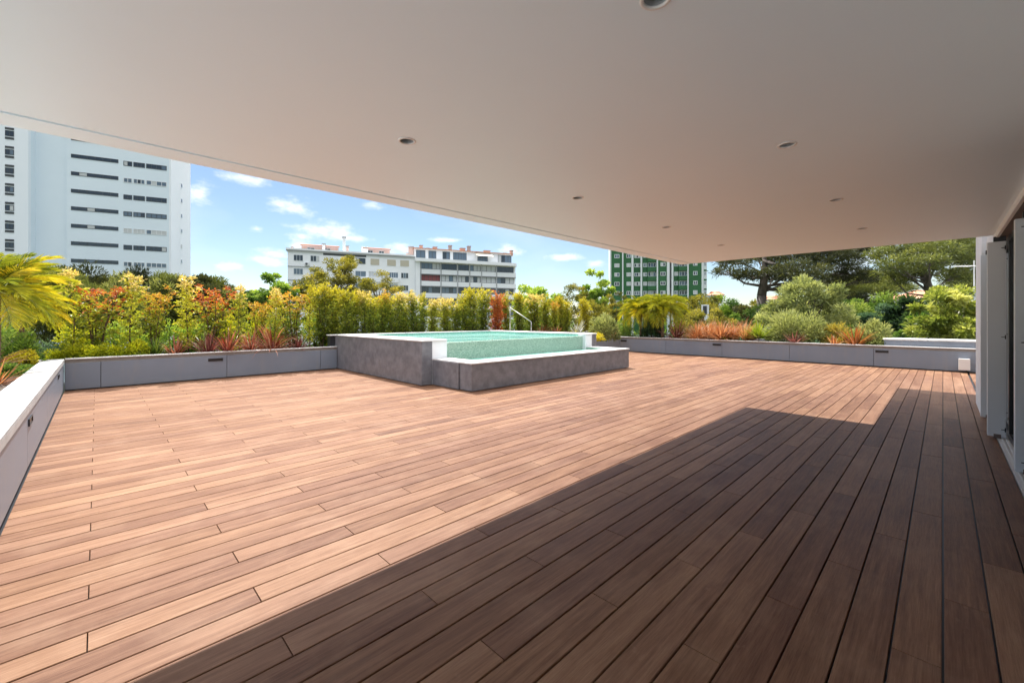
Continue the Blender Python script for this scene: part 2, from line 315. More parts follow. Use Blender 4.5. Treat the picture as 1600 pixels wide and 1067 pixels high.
def world():
    k = NT(W); bg = k.n['Background']; bg.inputs['Strength'].default_value = .053
    sky = k.new('ShaderNodeTexSky', sky_type='NISHITA'); sky.sun_disc = False
    sky.sun_elevation = math.asin(SUN.z); sky.sun_rotation = math.atan2(SUN.x, SUN.y)
    sky.air_density = 1.0; sky.dust_density = .3; sky.ozone_density = 2.0; sky.altitude = 50
    tc = k.new('ShaderNodeTexCoord'); sp = k.new('ShaderNodeSeparateXYZ'); k.link(tc.outputs['Generated'], sp.inputs[0])
    az = k.math('ARCTAN2', sp.outputs[0], sp.outputs[1]); el = k.math('ARCSINE', sp.outputs[2])
    nz = k.new('ShaderNodeTexNoise', i_Scale=9, i_Detail=8, i_Roughness=.62); mp = k.new('ShaderNodeMapping'); mp.inputs['Scale'].default_value = (1, 1, 2.2)
    k.link(tc.outputs['Generated'], mp.inputs['Vector']); k.link(mp.outputs[0], nz.inputs['Vector'])
    n2 = k.new('ShaderNodeTexNoise', i_Scale=34, i_Detail=7, i_Roughness=.6); k.link(mp.outputs[0], n2.inputs['Vector'])
    tot = None
    # cumulus puffs: photo x, y, half width, half height
    for px, py, w, h in [(312,303,20,13),(463,329,30,12),(470,370,26,9),(500,360,48,15),(532,366,30,9),(385,278,30,8),(582,321,20,8),(402,359,12,6),(425,395,24,9),(418,407,20,7),(355,417,22,8),(626,388,22,12),(797,392,18,10),(465,385,20,8),(550,372,40,6),(930,412,14,7),(1370,395,40,26),(1330,420,30,10),(1160,400,22,6),(1500,395,40,30),(880,402,26,5),(700,375,30,4)]:
        d = math.sqrt((px-800)**2+F*F+(YH-py)**2); x, y = at(px, 1.0)
        a0 = math.atan2(x, y); e0 = math.asin((YH-py)/d)
        wa = 1.3*w/F*(F*F/((px-800)**2+F*F))**.9; we = h/F*1.15
        da = k.math('DIVIDE', k.math('SUBTRACT', az, a0), wa); de = k.math('DIVIDE', k.math('SUBTRACT', el, e0), we)
        v = k.math('SUBTRACT', 1.0, k.math('SQRT', k.math('ADD', k.math('MULTIPLY', da, da), k.math('MULTIPLY', de, de))))
        tot = v if tot is None else k.math('MAXIMUM', tot, v)
    tot = k.math('MAXIMUM', tot, -1.2)
    nn = k.math('ADD', k.math('MULTIPLY_ADD', nz.outputs['Fac'], 3.0, -1.5), k.math('MULTIPLY_ADD', n2.outputs['Fac'], 1.6, -.8))
    mr = k.new('ShaderNodeMapRange', interpolation_type='SMOOTHSTEP'); mr.inputs[1].default_value = -.12; mr.inputs[2].default_value = 1.45
    k.link(k.math('ADD', tot, nn), mr.inputs[0])
    # thin veils everywhere
    n3 = k.new('ShaderNodeTexNoise', i_Scale=3.0, i_Detail=6); k.link(mp.outputs[0], n3.inputs['Vector'])
    veil = k.new('ShaderNodeMapRange'); veil.inputs[1].default_value = .48; veil.inputs[2].default_value = .85; veil.inputs[4].default_value = .35; k.link(n3.outputs['Fac'], veil.inputs[0])
    hi = k.new('ShaderNodeMapRange', interpolation_type='SMOOTHSTEP'); hi.inputs[1].default_value = .72; hi.inputs[2].default_value = 1.0  # mask of the added bright layer hidden above the roof
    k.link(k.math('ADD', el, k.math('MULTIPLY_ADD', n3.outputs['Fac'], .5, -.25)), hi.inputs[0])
    fac = k.math('MULTIPLY', k.math('MAXIMUM', mr.outputs[0], veil.outputs[0]), .95)
    mx = k.new('ShaderNodeMix', data_type='RGBA'); k.link(fac, mx.inputs['Factor'])
    k.link(sky.outputs[0], mx.inputs['A']); mx.inputs['B'].default_value = (9.2, 9.3, 9.6, 1)
    mid = k.new('ShaderNodeMapRange', interpolation_type='SMOOTHSTEP'); mid.inputs[1].default_value = .30; mid.inputs[2].default_value = .52; mid.inputs[4].default_value = .75  # added grey veil out of view, takes blue out of the skylight
    k.link(k.math('ADD', el, k.math('MULTIPLY_ADD', n3.outputs['Fac'], .2, -.1)), mid.inputs[0])
    m1 = k.new('ShaderNodeMix', data_type='RGBA'); k.link(mid.outputs[0], m1.inputs['Factor']); k.link(mx.outputs['Result'], m1.inputs['A']); m1.inputs['B'].default_value = (5.2, 5.2, 5.4, 1); mx = m1
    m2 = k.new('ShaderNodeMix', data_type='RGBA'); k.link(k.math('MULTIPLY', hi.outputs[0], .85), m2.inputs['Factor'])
    k.link(mx.outputs['Result'], m2.inputs['A']); m2.inputs['B'].default_value = (OVERHEAD_FILL, OVERHEAD_FILL*1.0, OVERHEAD_FILL*1.03, 1)
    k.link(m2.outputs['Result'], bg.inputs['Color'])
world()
S.view_settings.view_transform = 'Standard'; S.view_settings.look = 'None'; S.view_settings.gamma = 1; S.view_settings.exposure = EXPOSURE
S.render.engine = 'CYCLES'; S.cycles.max_bounces = 8; S.cycles.diffuse_bounces = 5; S.cycles.glossy_bounces = 4; S.cycles.transparent_max_bounces = 12
S.cycles.transmission_bounces = 4; S.cycles.use_denoising = True; S.cycles.sample_clamp_indirect = 8


# ================================================================== THE TERRACE
PITCH = 0.1633; STEP = 0.634
def deck():
    V = []; Fs = []; T = []; r_ = random.Random(3)
    poolx = (5.05, 11.2); pooly = (6.6, 12.2); poolx2 = (5.05, 11.45)
    def board(x0, x1, y0, y1):
        b = .0025; o = len(V); t = r_.random()
        dz = r_.uniform(-.0006, .0006)
        for z, i in ((-.022, 0), (-b+dz, 0), (dz, b)):
            V.extend([(x0+i*.4, y0+i, z), (x1-i*.4, y0+i, z), (x1-i*.4, y1-i, z), (x0+i*.4, y1-i, z)])
        T.extend([t]*12)
        Fs.append((o+8, o+9, o+10, o+11))
        for k in (0, 4):
            for j in range(4): Fs.append((o+k+j, o+k+(j+1) % 4, o+k+4+(j+1) % 4, o+k+4+j))
    for row in range(-20, 77):
        y0 = row*PITCH+.004; y1 = (row+1)*PITCH-.004
        if y1 > 12.45: continue
        m0 = (1-row) % 3
        xs = -.03 + STEP*(m0-3)
        lo, hi = -.46, 16.72
        if y0 < -.46:
            if y1 < -.46: lo = 10.9
            else: y0 = -.455
        x = xs
        while x < hi:
            a, b = max(x+.002, lo), min(x+3*STEP-.002, hi)
            if b-a > .02 and not (pooly[0] < y0 and y1 < pooly[1] and a > poolx[0] and b < poolx[1]):
                board(a, b, y0, y1)
            x += 3*STEP
    me = npmesh('deck', np.array(V), np.array(Fs), np.array(T), M['deck'], only_mesh=True)
    structure(link('deck', me))
deck()
sb = MB(); sb.box(-2.7, 19.3, -3.0, 14.4, -.35, -.03); structure(sb.build('terrace_slab', M['fitting']))

# ------------------------------------------------------------------ planters
def recessed_light(parent, axis, face, c, z, w=.30, h=.07):
    """dark slot light let into a planter face; axis 'x' = face looks along x"""
    d = .012
    def bx(m, a0, a1, n0, n1, z0, z1):
        if axis == 'x': m.box(n0, n1, a0, a1, z0, z1)
        else: m.box(a0, a1, n0, n1, z0, z1)
    s = math.copysign(1, face[1])
    f0 = face[0]
    m = MB(); e = .009
    def nn(a, b): return (min(f0+s*a, f0+s*b), max(f0+s*a, f0+s*b))
    for a0, a1, z0, z1 in ((c-w/2, c+w/2, z+h/2-e, z+h/2), (c-w/2, c+w/2, z-h/2, z-h/2+e), (c-w/2, c-w/2+e, z-h/2+e, z+h/2-e), (c+w/2-e, c+w/2, z-h/2+e, z+h/2-e)):
        n0, n1 = nn(.001, d); bx(m, a0, a1, n0, n1, z0, z1)
    o = m.build('wall_light', M['fitting'], parent)
    m = MB(); n0, n1 = nn(.0015, .005); bx(m, c-w/2+e, c+w/2-e, n0, n1, z-h/2+e, z+h/2-e); m.build('lens', M['frame'], o)

def planter(label, axis, face, sgn, cuts, depth, lights, capw, fascia, soil_rng):
    """face: coordinate of the visible face; sgn: direction the face looks; cuts: panel joints along the face"""
    root = thing('planter', label, 'planter', group='grey clad planters round the terrace')
    def bx(m, a0, a1, n0, n1, z0, z1, bev=0):
        lo, hi = sorted((face+sgn*n0, face+sgn*n1))
        if axis == 'x': m.box(lo, hi, a0, a1, z0, z1, bev=bev)
        else: m.box(a0, a1, lo, hi, z0, z1, bev=bev)
    lo, hi = cuts[0], cuts[-1]
    m = MB(); bx(m, lo, hi, -.14, -.022, 0, .60); m.build('backing', M['seam'], root)
    for a, b in zip(cuts[:-1], cuts[1:]):
        m = MB(); bx(m, a+.004, b-.004, -.02, 0, .025, .555, bev=.003); m.build('cladding_panel', M['panel'], root)
    m = MB(); bx(m, lo, hi, -.15, -.012, .5555, .627); m.build('shadow_gap', M['coping_dark'], root)
    m = MB()
    n = max(1, int((hi-lo)/3.0))
    caps = [lo+(hi-lo)*i/n for i in range(n+1)] if fascia == 0 else [lo, lo+3.0, lo+5.1, on_cap[0], on_cap[1], hi]
    for a, b in zip(caps[:-1], caps[1:]):
        bx(m, a+.003, b-.003, -capw, .012, .628, .65, bev=.003)
        if fascia: bx(m, a+.003, b-.003, -.008, .012, .65-fascia, .6275)
    m.build('coping', M['coping_left' if fascia else 'coping'], root)
    for c, z in lights: recessed_light(root, axis, (face, sgn), c, z)
    # back parapet and bed
    m = MB(); s0, s1 = soil_rng
    bx(m, s0, s1, -depth-.14, -depth, -.3, .60); bx(m, s0, s1, -depth-.16, -depth+.02, .6005, .625); m.build('outer_kerb', M['panel'], root)
    m = MB()
    # lumpy bed of bark soil
    na, nb = max(4, int((s1-s0)/.22)), max(4, int((depth-.15)/.2)); r_ = random.Random(int(abs(face)*10))
    vs = []
    for i in range(na+1):
        for j in range(nb+1):
            a = s0+(s1-s0)*i/na; d = -.145-(depth-.15)*j/nb; z = .545+r_.uniform(-.03, .035)
            vs.append((face+sgn*d, a, z) if axis == 'x' else (a, face+sgn*d, z))
    fl = (axis == 'x') == (sgn < 0)
    fs = [((i*(nb+1)+j), (i*(nb+1)+j+1), ((i+1)*(nb+1)+j+1), ((i+1)*(nb+1)+j)) for i in range(na) for j in range(nb)]
    m.add(vs, fs); m.build('soil', M['soil'], root, smooth=True)
    return root
def yx(px, X): t = on_x(px, X); return at(px, t)[1]
def xy(px, Y): t = on_y(px, Y); return at(px, t)[0]
on_cap = (at(43, on_x(43, -.47))[1], at(84.5, on_x(84.5, -.47))[1])
yl = lambda px: yx(px, -.47)
planter('light grey planter with pale coping along the left edge of the deck, beside the palms', 'x', -.47, 1,
        [-.45, 1.9, yl(43), yl(74), 12.286], 2.0, [(yl(46.5), .45), (yl(91), .46)], .29, .09, (-.45, 14.2))
xa = lambda px: xy(px, 12.3)
planter('long grey planter from the left corner to the pool, under red and yellow shrubs', 'y', 12.3, -1,
        [-.455, xa(157.5), xa(354.5), xa(501), 4.97], 1.8, [(xa(337), .46)], .14, 0, (-.47, 5.0))
yf = lambda px: yx(px, 16.74)
pf = planter('long grey planter across the far end of the deck, right of the pool', 'x', 16.74, -1,
        [-3.0, yf(1365), yf(1233.6), yf(1128), yf(1040.4), yf(968.2), 12.3], 2.3,
        [(yf(974.5), .47), (yf(1120), .47), (yf(1378), .47)], .14, 0, (-3.0, 14.2))
# the bed behind the pool
root = thing('planter', 'low planter bed behind the pool, full of columnar hedge shrubs', 'planter', group='grey clad planters round the terrace')
boxpart('backing', M['panel'], root, 5.0, 16.74, 12.69, 12.80, -.02, .60)
boxpart('coping', M['coping'], root, 5.0, 16.74, 12.685, 12.82, .6005, .62)
boxpart('outer_kerb', M['panel'], root, 5.02, 19.0, 14.1, 14.24, -.3, .60)
m = MB(); m.box(5.0, 16.9, 12.82, 14.1, -.02, .54); m.build('soil', M['soil'], root)
# raised ledge behind the far planter
y1 = yf(1377)-.05
tb = thing('parapet_wall', 'pale raised parapet ledge at the right end of the far planter, below the bright green bush', 'parapet')
boxpart('wall', M['panel'], tb, 16.93, 17.55, -3.0, y1, .56, .815, bev=.004)
ym = yx(1450, 16.9)
m = MB(); m.box(16.90, 17.58, -3.0, ym-.003, .8155, .865, bev=.012); m.box(16.90, 17.58, ym+.003, y1+.03, .8155, .865, bev=.012); m.build('coping', M['coping'], tb)
# utility cabinet on the far planter
ub = thing('utility_box', 'small cream electrical box mounted low on the far planter near the white wall', 'utility box')
boxpart('body', M['plastic'], ub, 16.51, 16.735, -.50, -.30, .085, .375, bev=.006)
boxpart('lid', M['plastic'], ub, 16.485, 16.509, -.508, -.292, .078, .383, bev=.006)
m = MB(); m.tube([(16.62, -.43, .09), (16.61, -.44, .04), (16.60, -.50, .018), (16.60, -.62, .014)], .011, 6); m.build('cable', M['cable'], ub, smooth=True)

# garden spotlight in the left bed
sx, sy = at(58, 7.9)
sp = thing('garden_spotlight', 'small chrome garden spotlight on a spike beside the golden bush at the left corner', 'spotlight', (sx, sy, .55))
m = MB(); m.tube([(0, 0, -.05), (0, 0, .07)], .008, 8); m.build('spike', M['fitting'], sp)
m = MB(); m.tube([(-.05, .03, .10), (-.045, .028, .10), (.05, -.03, .085), (.056, -.034, .084)], [.03, .042, .048, .044], 14); m.build('lamp_head', M['steel'], sp, smooth=True)

# ------------------------------------------------------------------ swimming pool
pool = thing('swimming_pool', 'raised swimming pool clad in dark slate tiles with a green mosaic overflow wall', 'swimming pool', (0, 0, 0))
X0, X1, Y0, Y1, ZT = 4.98, 11.52, 7.84, 12.68, .985
st = MB()
st.box(X0, 5.25, Y0, Y1, .015, .953, bev=.004)           # left flank
st.box(11.27, X1, Y0, Y1, .015, .953, bev=.004)          # right flank
st.box(5.2505, 11.2695, 12.40, Y1-.001, .015, .9525)     # back
st.build('slate_wall', M['stone'], pool)
boxpart('white_wall', M['white'], pool, 5.2505, 5.643, Y0+.004, 12.3995, .014, .9528, bev=.003); boxpart('white_wall', M['white'], pool, 10.92, 11.2695, Y0+.004, 12.3995, .014, .9528, bev=.003)
m = MB()
m.box(X0-.015, 5.645, Y0-.015, 12.38, .9535, ZT, bev=.006); m.box(10.918, X1+.015, Y0-.015, 12.38, .9535, ZT, bev=.006)
m.box(X0-.17, X1+.17, 12.3825, Y1+.02, .9535, ZT, bev=.006); m.build('coping', M['coping'], pool)
boxpart('side_panel', M['fitting'], pool, X0-.15, X0-.003, 12.46, 12.64, .652, .953)
m = MB(); m.box(5.6435, 10.9195, 7.95, 8.13, .02, .905, bev=.006); m.build('overflow_wall', M['mosaic'], pool)
m = MB(); m.box(5.6437, 10.9193, 8.1305, 12.3993, -.1, -.05)
m.box(5.6432, 5.652, 8.131, 12.399, -.0495, .952); m.box(10.911, 10.9198, 8.131, 12.399, -.0495, .952); m.box(5.6525, 10.9105, 12.390, 12.3996, -.0495, .9521)
m.box(5.653, 10.91, 8.131, 8.14, -.0495, .90)
for i in range(3): m.box(9.9-.02*i, 10.910, 11.2+.35*i, 12.389, -.0495+.25*i, .20+.25*i)   # entry steps
m.build('basin', M['mosaic_in'], pool)
m = MB(); nx, ny = 60, 50
m.add([(5.6525, 8.02, .902), (10.9105, 8.02, .902), (10.9105, 12.3895, .902), (5.6525, 12.3895, .902)], [(0, 1, 2, 3)]); m.build('water', M['water'], pool)
# lower trough
tz = .575
m = MB()
m.box(5.28, 11.25, 6.515, 6.90, .015, tz-.0305, bev=.004); m.box(5.2505, 5.66, 6.905, 7.838, .0152, tz-.0307); m.box(10.97, 11.25, 6.905, 7.838, .0152, tz-.0307)
m.build('trough_wall', M['stone'], pool)
m = MB()
m.box(5.265, 11.265, 6.50, 6.935, tz-.03, tz, bev=.006); m.box(5.265, 5.69, 6.9355, 7.836, tz-.03, tz, bev=.004); m.box(10.95, 11.265, 6.9355, 7.836, tz-.03, tz, bev=.004)
m.build('trough_coping', M['coping'], pool)
m = MB(); m.box(5.66, 10.97, 6.90, 7.95, .02, .08); m.box(5.661, 10.969, 6.9005, 6.91, .0805, .544); m.box(5.661, 5.668, 6.911, 7.949, .0805, .544); m.box(10.962, 10.969, 6.911, 7.949, .0805, .544); m.build('trough_basin', M['mosaic'], pool)
m = MB(); m.add([(5.669, 6.911, .50), (10.961, 6.911, .50), (10.961, 7.949, .50), (5.669, 7.949, .50)], [(0, 1, 2, 3)]); m.build('trough_water', M['water'], pool)
# hand rail on the right flank
hr = thing('pool_handrail', 'slim stainless steel handrail with a sloping bar on the back corner of the pool', 'handrail')
hx = 11.38; ya = at(797, on_x(797, hx))[1]; yb = at(830, on_x(830, hx))[1]
za = zat(481, on_x(797, hx)); zb = zat(503.5, on_x(830, hx))
m = MB(); m.tube([(hx, ya, ZT), (hx, ya, za)], .014, 10); m.build('post', M['steel'], hr, smooth=True)
m = MB(); m.tube([(hx, yb, ZT), (hx, yb, zb)], .014, 10); m.build('post', M['steel'], hr, smooth=True)
m = MB(); m.tube([(hx, ya+.012, za+.012), (hx, yb-.012, zb+.012)], .014, 10); m.build('rail', M['steel'], hr, smooth=True)
for yy in (ya, yb):
    m = MB(); m.lathe([(.0, .012), (.05, .012), (.055, .0005)], (hx, yy, ZT), 16); m.build('flange', M['steel'], hr)

# ================================================================== THE BUILDING WE STAND UNDER
bld = thing('apartment_block', 'white apartment block whose deep flat ceiling overhangs the wooden terrace', 'building')
LX = [1.31, 2.98, 4.66, 6.36]; LY = [.66, 2.22]; HR = .0445; ZC = 2.5
def roof():
    m = MB(); xs = [-1.2]; ys = [-.45]
    for x in LX: xs += [x-.12, x+.12]
    for y in LY: ys += [y-.12, y+.12]
    xs.append(8.1); ys += [3.335, 3.365, 3.57]
    for i in range(len(xs)-1):
        for j in range(len(ys)-1):
            a, b, c, d = xs[i], xs[i+1], ys[j], ys[j+1]
            if j == len(ys)-3: continue                      # drip groove
            hole = [(x, y) for x in LX for y in LY if a < x < b and c < y < d]
            if not hole: m.add([(a, c, ZC), (a, d, ZC), (b, d, ZC), (b, c, ZC)], [(0, 1, 2, 3)]); continue
            x, y = hole[0]; n = 32; vs = []
            for k in range(n):
                th = 2*math.pi*k/n; cx, cy = math.cos(th), math.sin(th); s = .12/max(abs(cx), abs(cy))
                vs += [(x+HR*cx, y+HR*cy, ZC), (x+s*cx, y+s*cy, ZC), (x+HR*cx, y+HR*cy, ZC+.09)]
            fs = []
            for k in range(n):
                k2 = (k+1) % n
                fs += [(k*3, k2*3, k2*3+1, k*3+1), (k*3+2, k2*3+2, k2*3, k*3)]
            fs.append(tuple(k*3+2 for k in range(n)))
            m.add(vs, fs)
    g0, g1, zg = 3.335, 3.365, ZC+.02
    m.add([(-1.2, g0, ZC), (8.1, g0, ZC), (8.1, g0, zg), (-1.2, g0, zg), (-1.2, g1, ZC), (8.1, g1, ZC), (8.1, g1, zg), (-1.2, g1, zg)], [(0, 1, 2, 3), (7, 6, 5, 4), (3, 2, 6, 7)])
    zt = 2.86
    o = [(-1.2, -.45), (8.1, -.45), (8.1, 3.57), (-1.2, 3.57)]
    m.add([(x, y, ZC) for x, y in o]+[(x, y, zt) for x, y in o], [(0, 1, 5, 4), (1, 2, 6, 5), (2, 3, 7, 6), (3, 0, 4, 7), (4, 5, 6, 7)])
    m.build('roof', M['ceiling'], bld)
roof()
boxpart('upper_balcony', M['white'], bld, -5.0, 13.09, -.449, 3.57, 5.58, 5.86)
m = MB(); m.box(-5.0, 9.349, -8, -.62, -10, 9); m.box(9.35, 10.87, -8, -.40, -.03, 9); m.box(10.8705, 12.6, -8, -.5, 5.585, 9); m.build('wall', M['white'], bld)
boxpart('lower_storeys', M['white'], bld, -2.7, 19.2, -8, 14.35, -10, -.36)
m = MB(); m.box(-5.0, 9.348, -.619, -.4505, 2.462, 8.9); m.box(-5.0, 9.348, -.475, -.4503, 2.43, 2.4618); m.build('lintel', M['white'], bld)
m = MB(); m.box(-5.0, 9.345, -.615, -.4755, 2.44, 2.4615); m.build('shutter_track', M['soffit'], bld)
m = MB(); m.box(-5.0, 9.347, -.6195, -.462, -.03, .012); m.box(-5.0, 9.347, -.545, -.525, .0125, .026); m.box(-5.0, 9.347, -.505, -.495, .0125, .02); m.build('threshold', M['sill'], bld)
boxpart('wall', M['white'], bld, -5.0, 3.59, -.6195, -.50, .027, 2.4395)  # unseen stretch, put in white instead of doors to bounce light upward
bays = [3.6, 4.95, 6.11, 7.75, 9.2]
for a, b in zip(bays[:-1], bays[1:]):
    m = MB(); w = .045
    m.box(a, a+w, -.60, -.55, .027, 2.4395); m.box(b-w, b-.001, -.60, -.55, .027, 2.4395); m.box(a+w, b-w, -.60, -.55, .027, .09); m.box(a+w, b-w, -.60, -.55, 2.37, 2.4395)
    o = m.build('glass_door', M['frame'], bld)
    boxpart('pane', M['glass'], o, a+w+.001, b-w-.001, -.585, -.570, .091, 2.369)
for x, y0, y1 in ((9.2, -.385, -.535), (7.75, -.38, -.53), (6.11, -.47, -.548)):
    m = MB(); m.box(x, x+.04, y1, y0, .03, 2.378, bev=.003); m.box(x+.048, x+.088, y1, y0, .03, 2.378, bev=.003)
    o = m.build('shutter', M['alu'], bld)
    for z in (.12, 1.23, 2.30):
        m = MB(); m.box(x-.006, x-.0005, y1+.002, y1+.012, z-.025, z+.025); m.tube([(x-.006, y1+.012, z), (x-.006, y1+.04, z)], .0045, 8); m.build('hinge', M['fitting'], o)
    boxpart('foot_bracket', M['soffit'], o, x-.004, x+.05, y0-.11, y0-.05, .012, .06)
    boxpart('top_bracket', M['fitting'], o, x+.002, x+.09, y1, y0-.05, 2.3785, 2.4395)

# ceiling downlights
lab = {(0, 0): 'white recessed downlight in the glass door row, cut by the top edge of the picture',
       (1, 0): 'white recessed downlight second from the camera in the row by the glass doors',
       (2, 0): 'white recessed downlight third from the camera in the row by the glass doors',
       (3, 0): 'farthest white recessed downlight in the row by the glass doors',
       (0, 1): 'white recessed downlight nearest the camera in the row towards the pool',
       (1, 1): 'white recessed downlight second from the camera in the row towards the pool',
       (2, 1): 'white recessed downlight third from the camera in the row towards the pool',
       (3, 1): 'farthest white recessed downlight in the row towards the pool, near the ceiling corner'}
for j, y in enumerate(LY):
    for i, x in enumerate(LX):
        d = thing('downlight', lab[(i, j)], 'ceiling light', (x, y, ZC), group='recessed downlights in the ceiling')
        m = MB(); m.lathe([(.052, .0), (.0515, -.003), (.049, -.0045), (.040, -.0045), (.0385, -.002), (.0385, .004), (.0425, .006)], (0, 0, 0), 32); m.build('trim_ring', M['plastic'], d, smooth=True)
        m = MB(); m.lathe([(.0385, .004), (.036, .02), (.030, .06)], (0, 0, 0), 28); m.build('reflector', M['lens'], d, smooth=True)
        m = MB(); m.lathe([(.031, .058), (.020, .055), (.0005, .054)], (0, 0, 0), 24); m.build('lens', M['lens'], d, smooth=True)

# added white slab, unseen left of the palms, bounces sun onto the ceiling
pv = MB(); pv.box(-32, -2.72, -8, 14.2, -.4, -.06); structure(pv.build('bounce_slab', M['bounce_white']))
# ground far below
g = MB(); R = 3000
g.add([(-R, -R, -10), (R, -R, -10), (R, R, -10), (-R, R, -10)], [(0, 1, 2, 3)])
structure(g.build('ground', noisy('distant_ground', (.05, .065, .025), (.12, .11, .07), .05, .95, detail=8)))

# ================================================================== PLANTS
def unit(a): return a/(np.linalg.norm(a, axis=-1, keepdims=True)+1e-9)

def shrub_proto(kind, seed):
    """hedge shrub 1.9 m tall: (stem mesh, leaf mesh, young-leaf mesh)"""
    g = np.random.default_rng(seed); r = random.Random(seed)
    st = MB(); P = []; D = []; U = []; HH = 1.9
    if kind == 'open': stems = [(0, 0, 0.02, 0.02)]; nb = 42; wid = .42; u0 = .10
    elif kind == 'multi': stems = [(.04*math.cos(a), .04*math.sin(a), .30*math.cos(a)*r.uniform(.5, 1), .30*math.sin(a)*r.uniform(.5, 1)) for a in [i*1.2566+r.random() for i in range(5)]]; nb = 15; wid = .22; u0 = .16
    else: stems = [(.03*math.cos(a), .03*math.sin(a), .05*math.cos(a), .05*math.sin(a)) for a in (0.3, 2.4, 4.5)]; nb = 36; wid = .26; u0 = .06
    for (x0, y0, dx, dy) in stems:
        top = HH*(r.uniform(.82, 1.0) if len(stems) > 1 else 1.0)
        pts = []
        for i in range(9):
            u = i/8; pts.append(Vector((x0+dx*u**1.3+.025*math.sin(5*u+seed), y0+dy*u**1.3+.025*math.cos(4*u+seed*2), top*u)))
        rs = [.013*(1-u/8)+.003 for u in range(9)]
        st.tube(pts, rs, 5)
        for b in range(nb):
            u = u0+(1-u0)*(b+r.random())/nb; k = min(int(u*8), 7); p = pts[k].lerp(pts[k+1], u*8-k)
            a = b*2.4+r.uniform(-.4, .4)
            prof = {'open': (.35+.65*math.sin(math.pi*min(1, (1.02-u)*.95+.10)**.8))*(1.12-u*.75), 'multi': .55+.6*math.sin(math.pi*u**1.5), 'column': .70+.45*math.sin(math.pi*u**.8)}[kind]
            if r.random() < .22: prof *= .5
            if kind == 'column': prof *= r.choice((.65, .85, 1.0, 1.2))
            ln = wid*prof*r.uniform(.7, 1.15)
            up = r.uniform(.5, 1.1) if kind != 'column' else r.uniform(.8, 1.6)
            d = Vector((math.cos(a), math.sin(a), up)).normalized(); e = p+d*ln
            st.tube([p, e], [.004, .0018], 3, caps=False)
            nr = 4 if kind == 'open' else (4 if kind == 'multi' else 4)
            for j in range(nr):
                f = (j+.6)/nr*r.uniform(.9, 1.1)+.1
                c = p+d*ln*min(f, 1.05)
                nl = 8 if j == nr-1 else 6
                if kind == 'multi' and u < .45 and r.random() < .45: nl = 2
                for _ in range(nl):
                    v = np.array(d)*.55 + g.normal(size=3)*.62
                    P.append(np.array(c)+g.normal(size=3)*.022); D.append(v); U.append(c.z/HH + (.06 if j == nr-1 else -.02))
    P = np.array(P); D = np.array(D); U = np.array(U); n = len(P)
    L = g.uniform(.045, .092, n); Wd = L*g.uniform(.32, .46, n)
    lim = {'open': .88, 'multi': .73, 'column': .86}[kind]
    yng = U + g.normal(size=n)*{'open': .06, 'multi': .13, 'column': .07}[kind] > lim
    tint = np.clip({'open': .25+.5*U, 'multi': .15+.7*U, 'column': .05+.75*U}[kind]*.8 + g.normal(size=n)*.2, 0, 1)
    a = leaves('leaves', P[~yng], D[~yng], L[~yng], Wd[~yng], tint[~yng], LM['yellow'], seed=seed, only_mesh=True)
    b = leaves('young_leaves', P[yng], D[yng], L[yng]*1.05, Wd[yng], g.uniform(0, 1, yng.sum()), LM['cream'], seed=seed, only_mesh=True)
    return st.mesh('stem', M['twig'], True), a, b
PROTO = {(k, i): shrub_proto(k, 11+i*7+len(k)) for k in ('open', 'multi', 'column') for i in range(3 if k != 'column' else 4)}
STY = {'yellow': ('yellow', 'cream'), 'golden': ('yellow', 'golden'), 'redtop': ('ygreen', 'red'), 'orangetop': ('ygreen', 'orange'), 'col': ('ygreen', 'golden'), 'colpink': ('ygreen', 'cream'), 'colred': ('red', 'red'), 'colorange': ('ygreen', 'orange'), 'colgold': ('golden', 'golden')}
PC = {}
def styled(me, key, m):
    if (me.name, key) not in PC:
        c = me.copy(); c.materials.clear(); c.materials.append(m); PC[(me.name, key)] = c
    return PC[(me.name, key)]
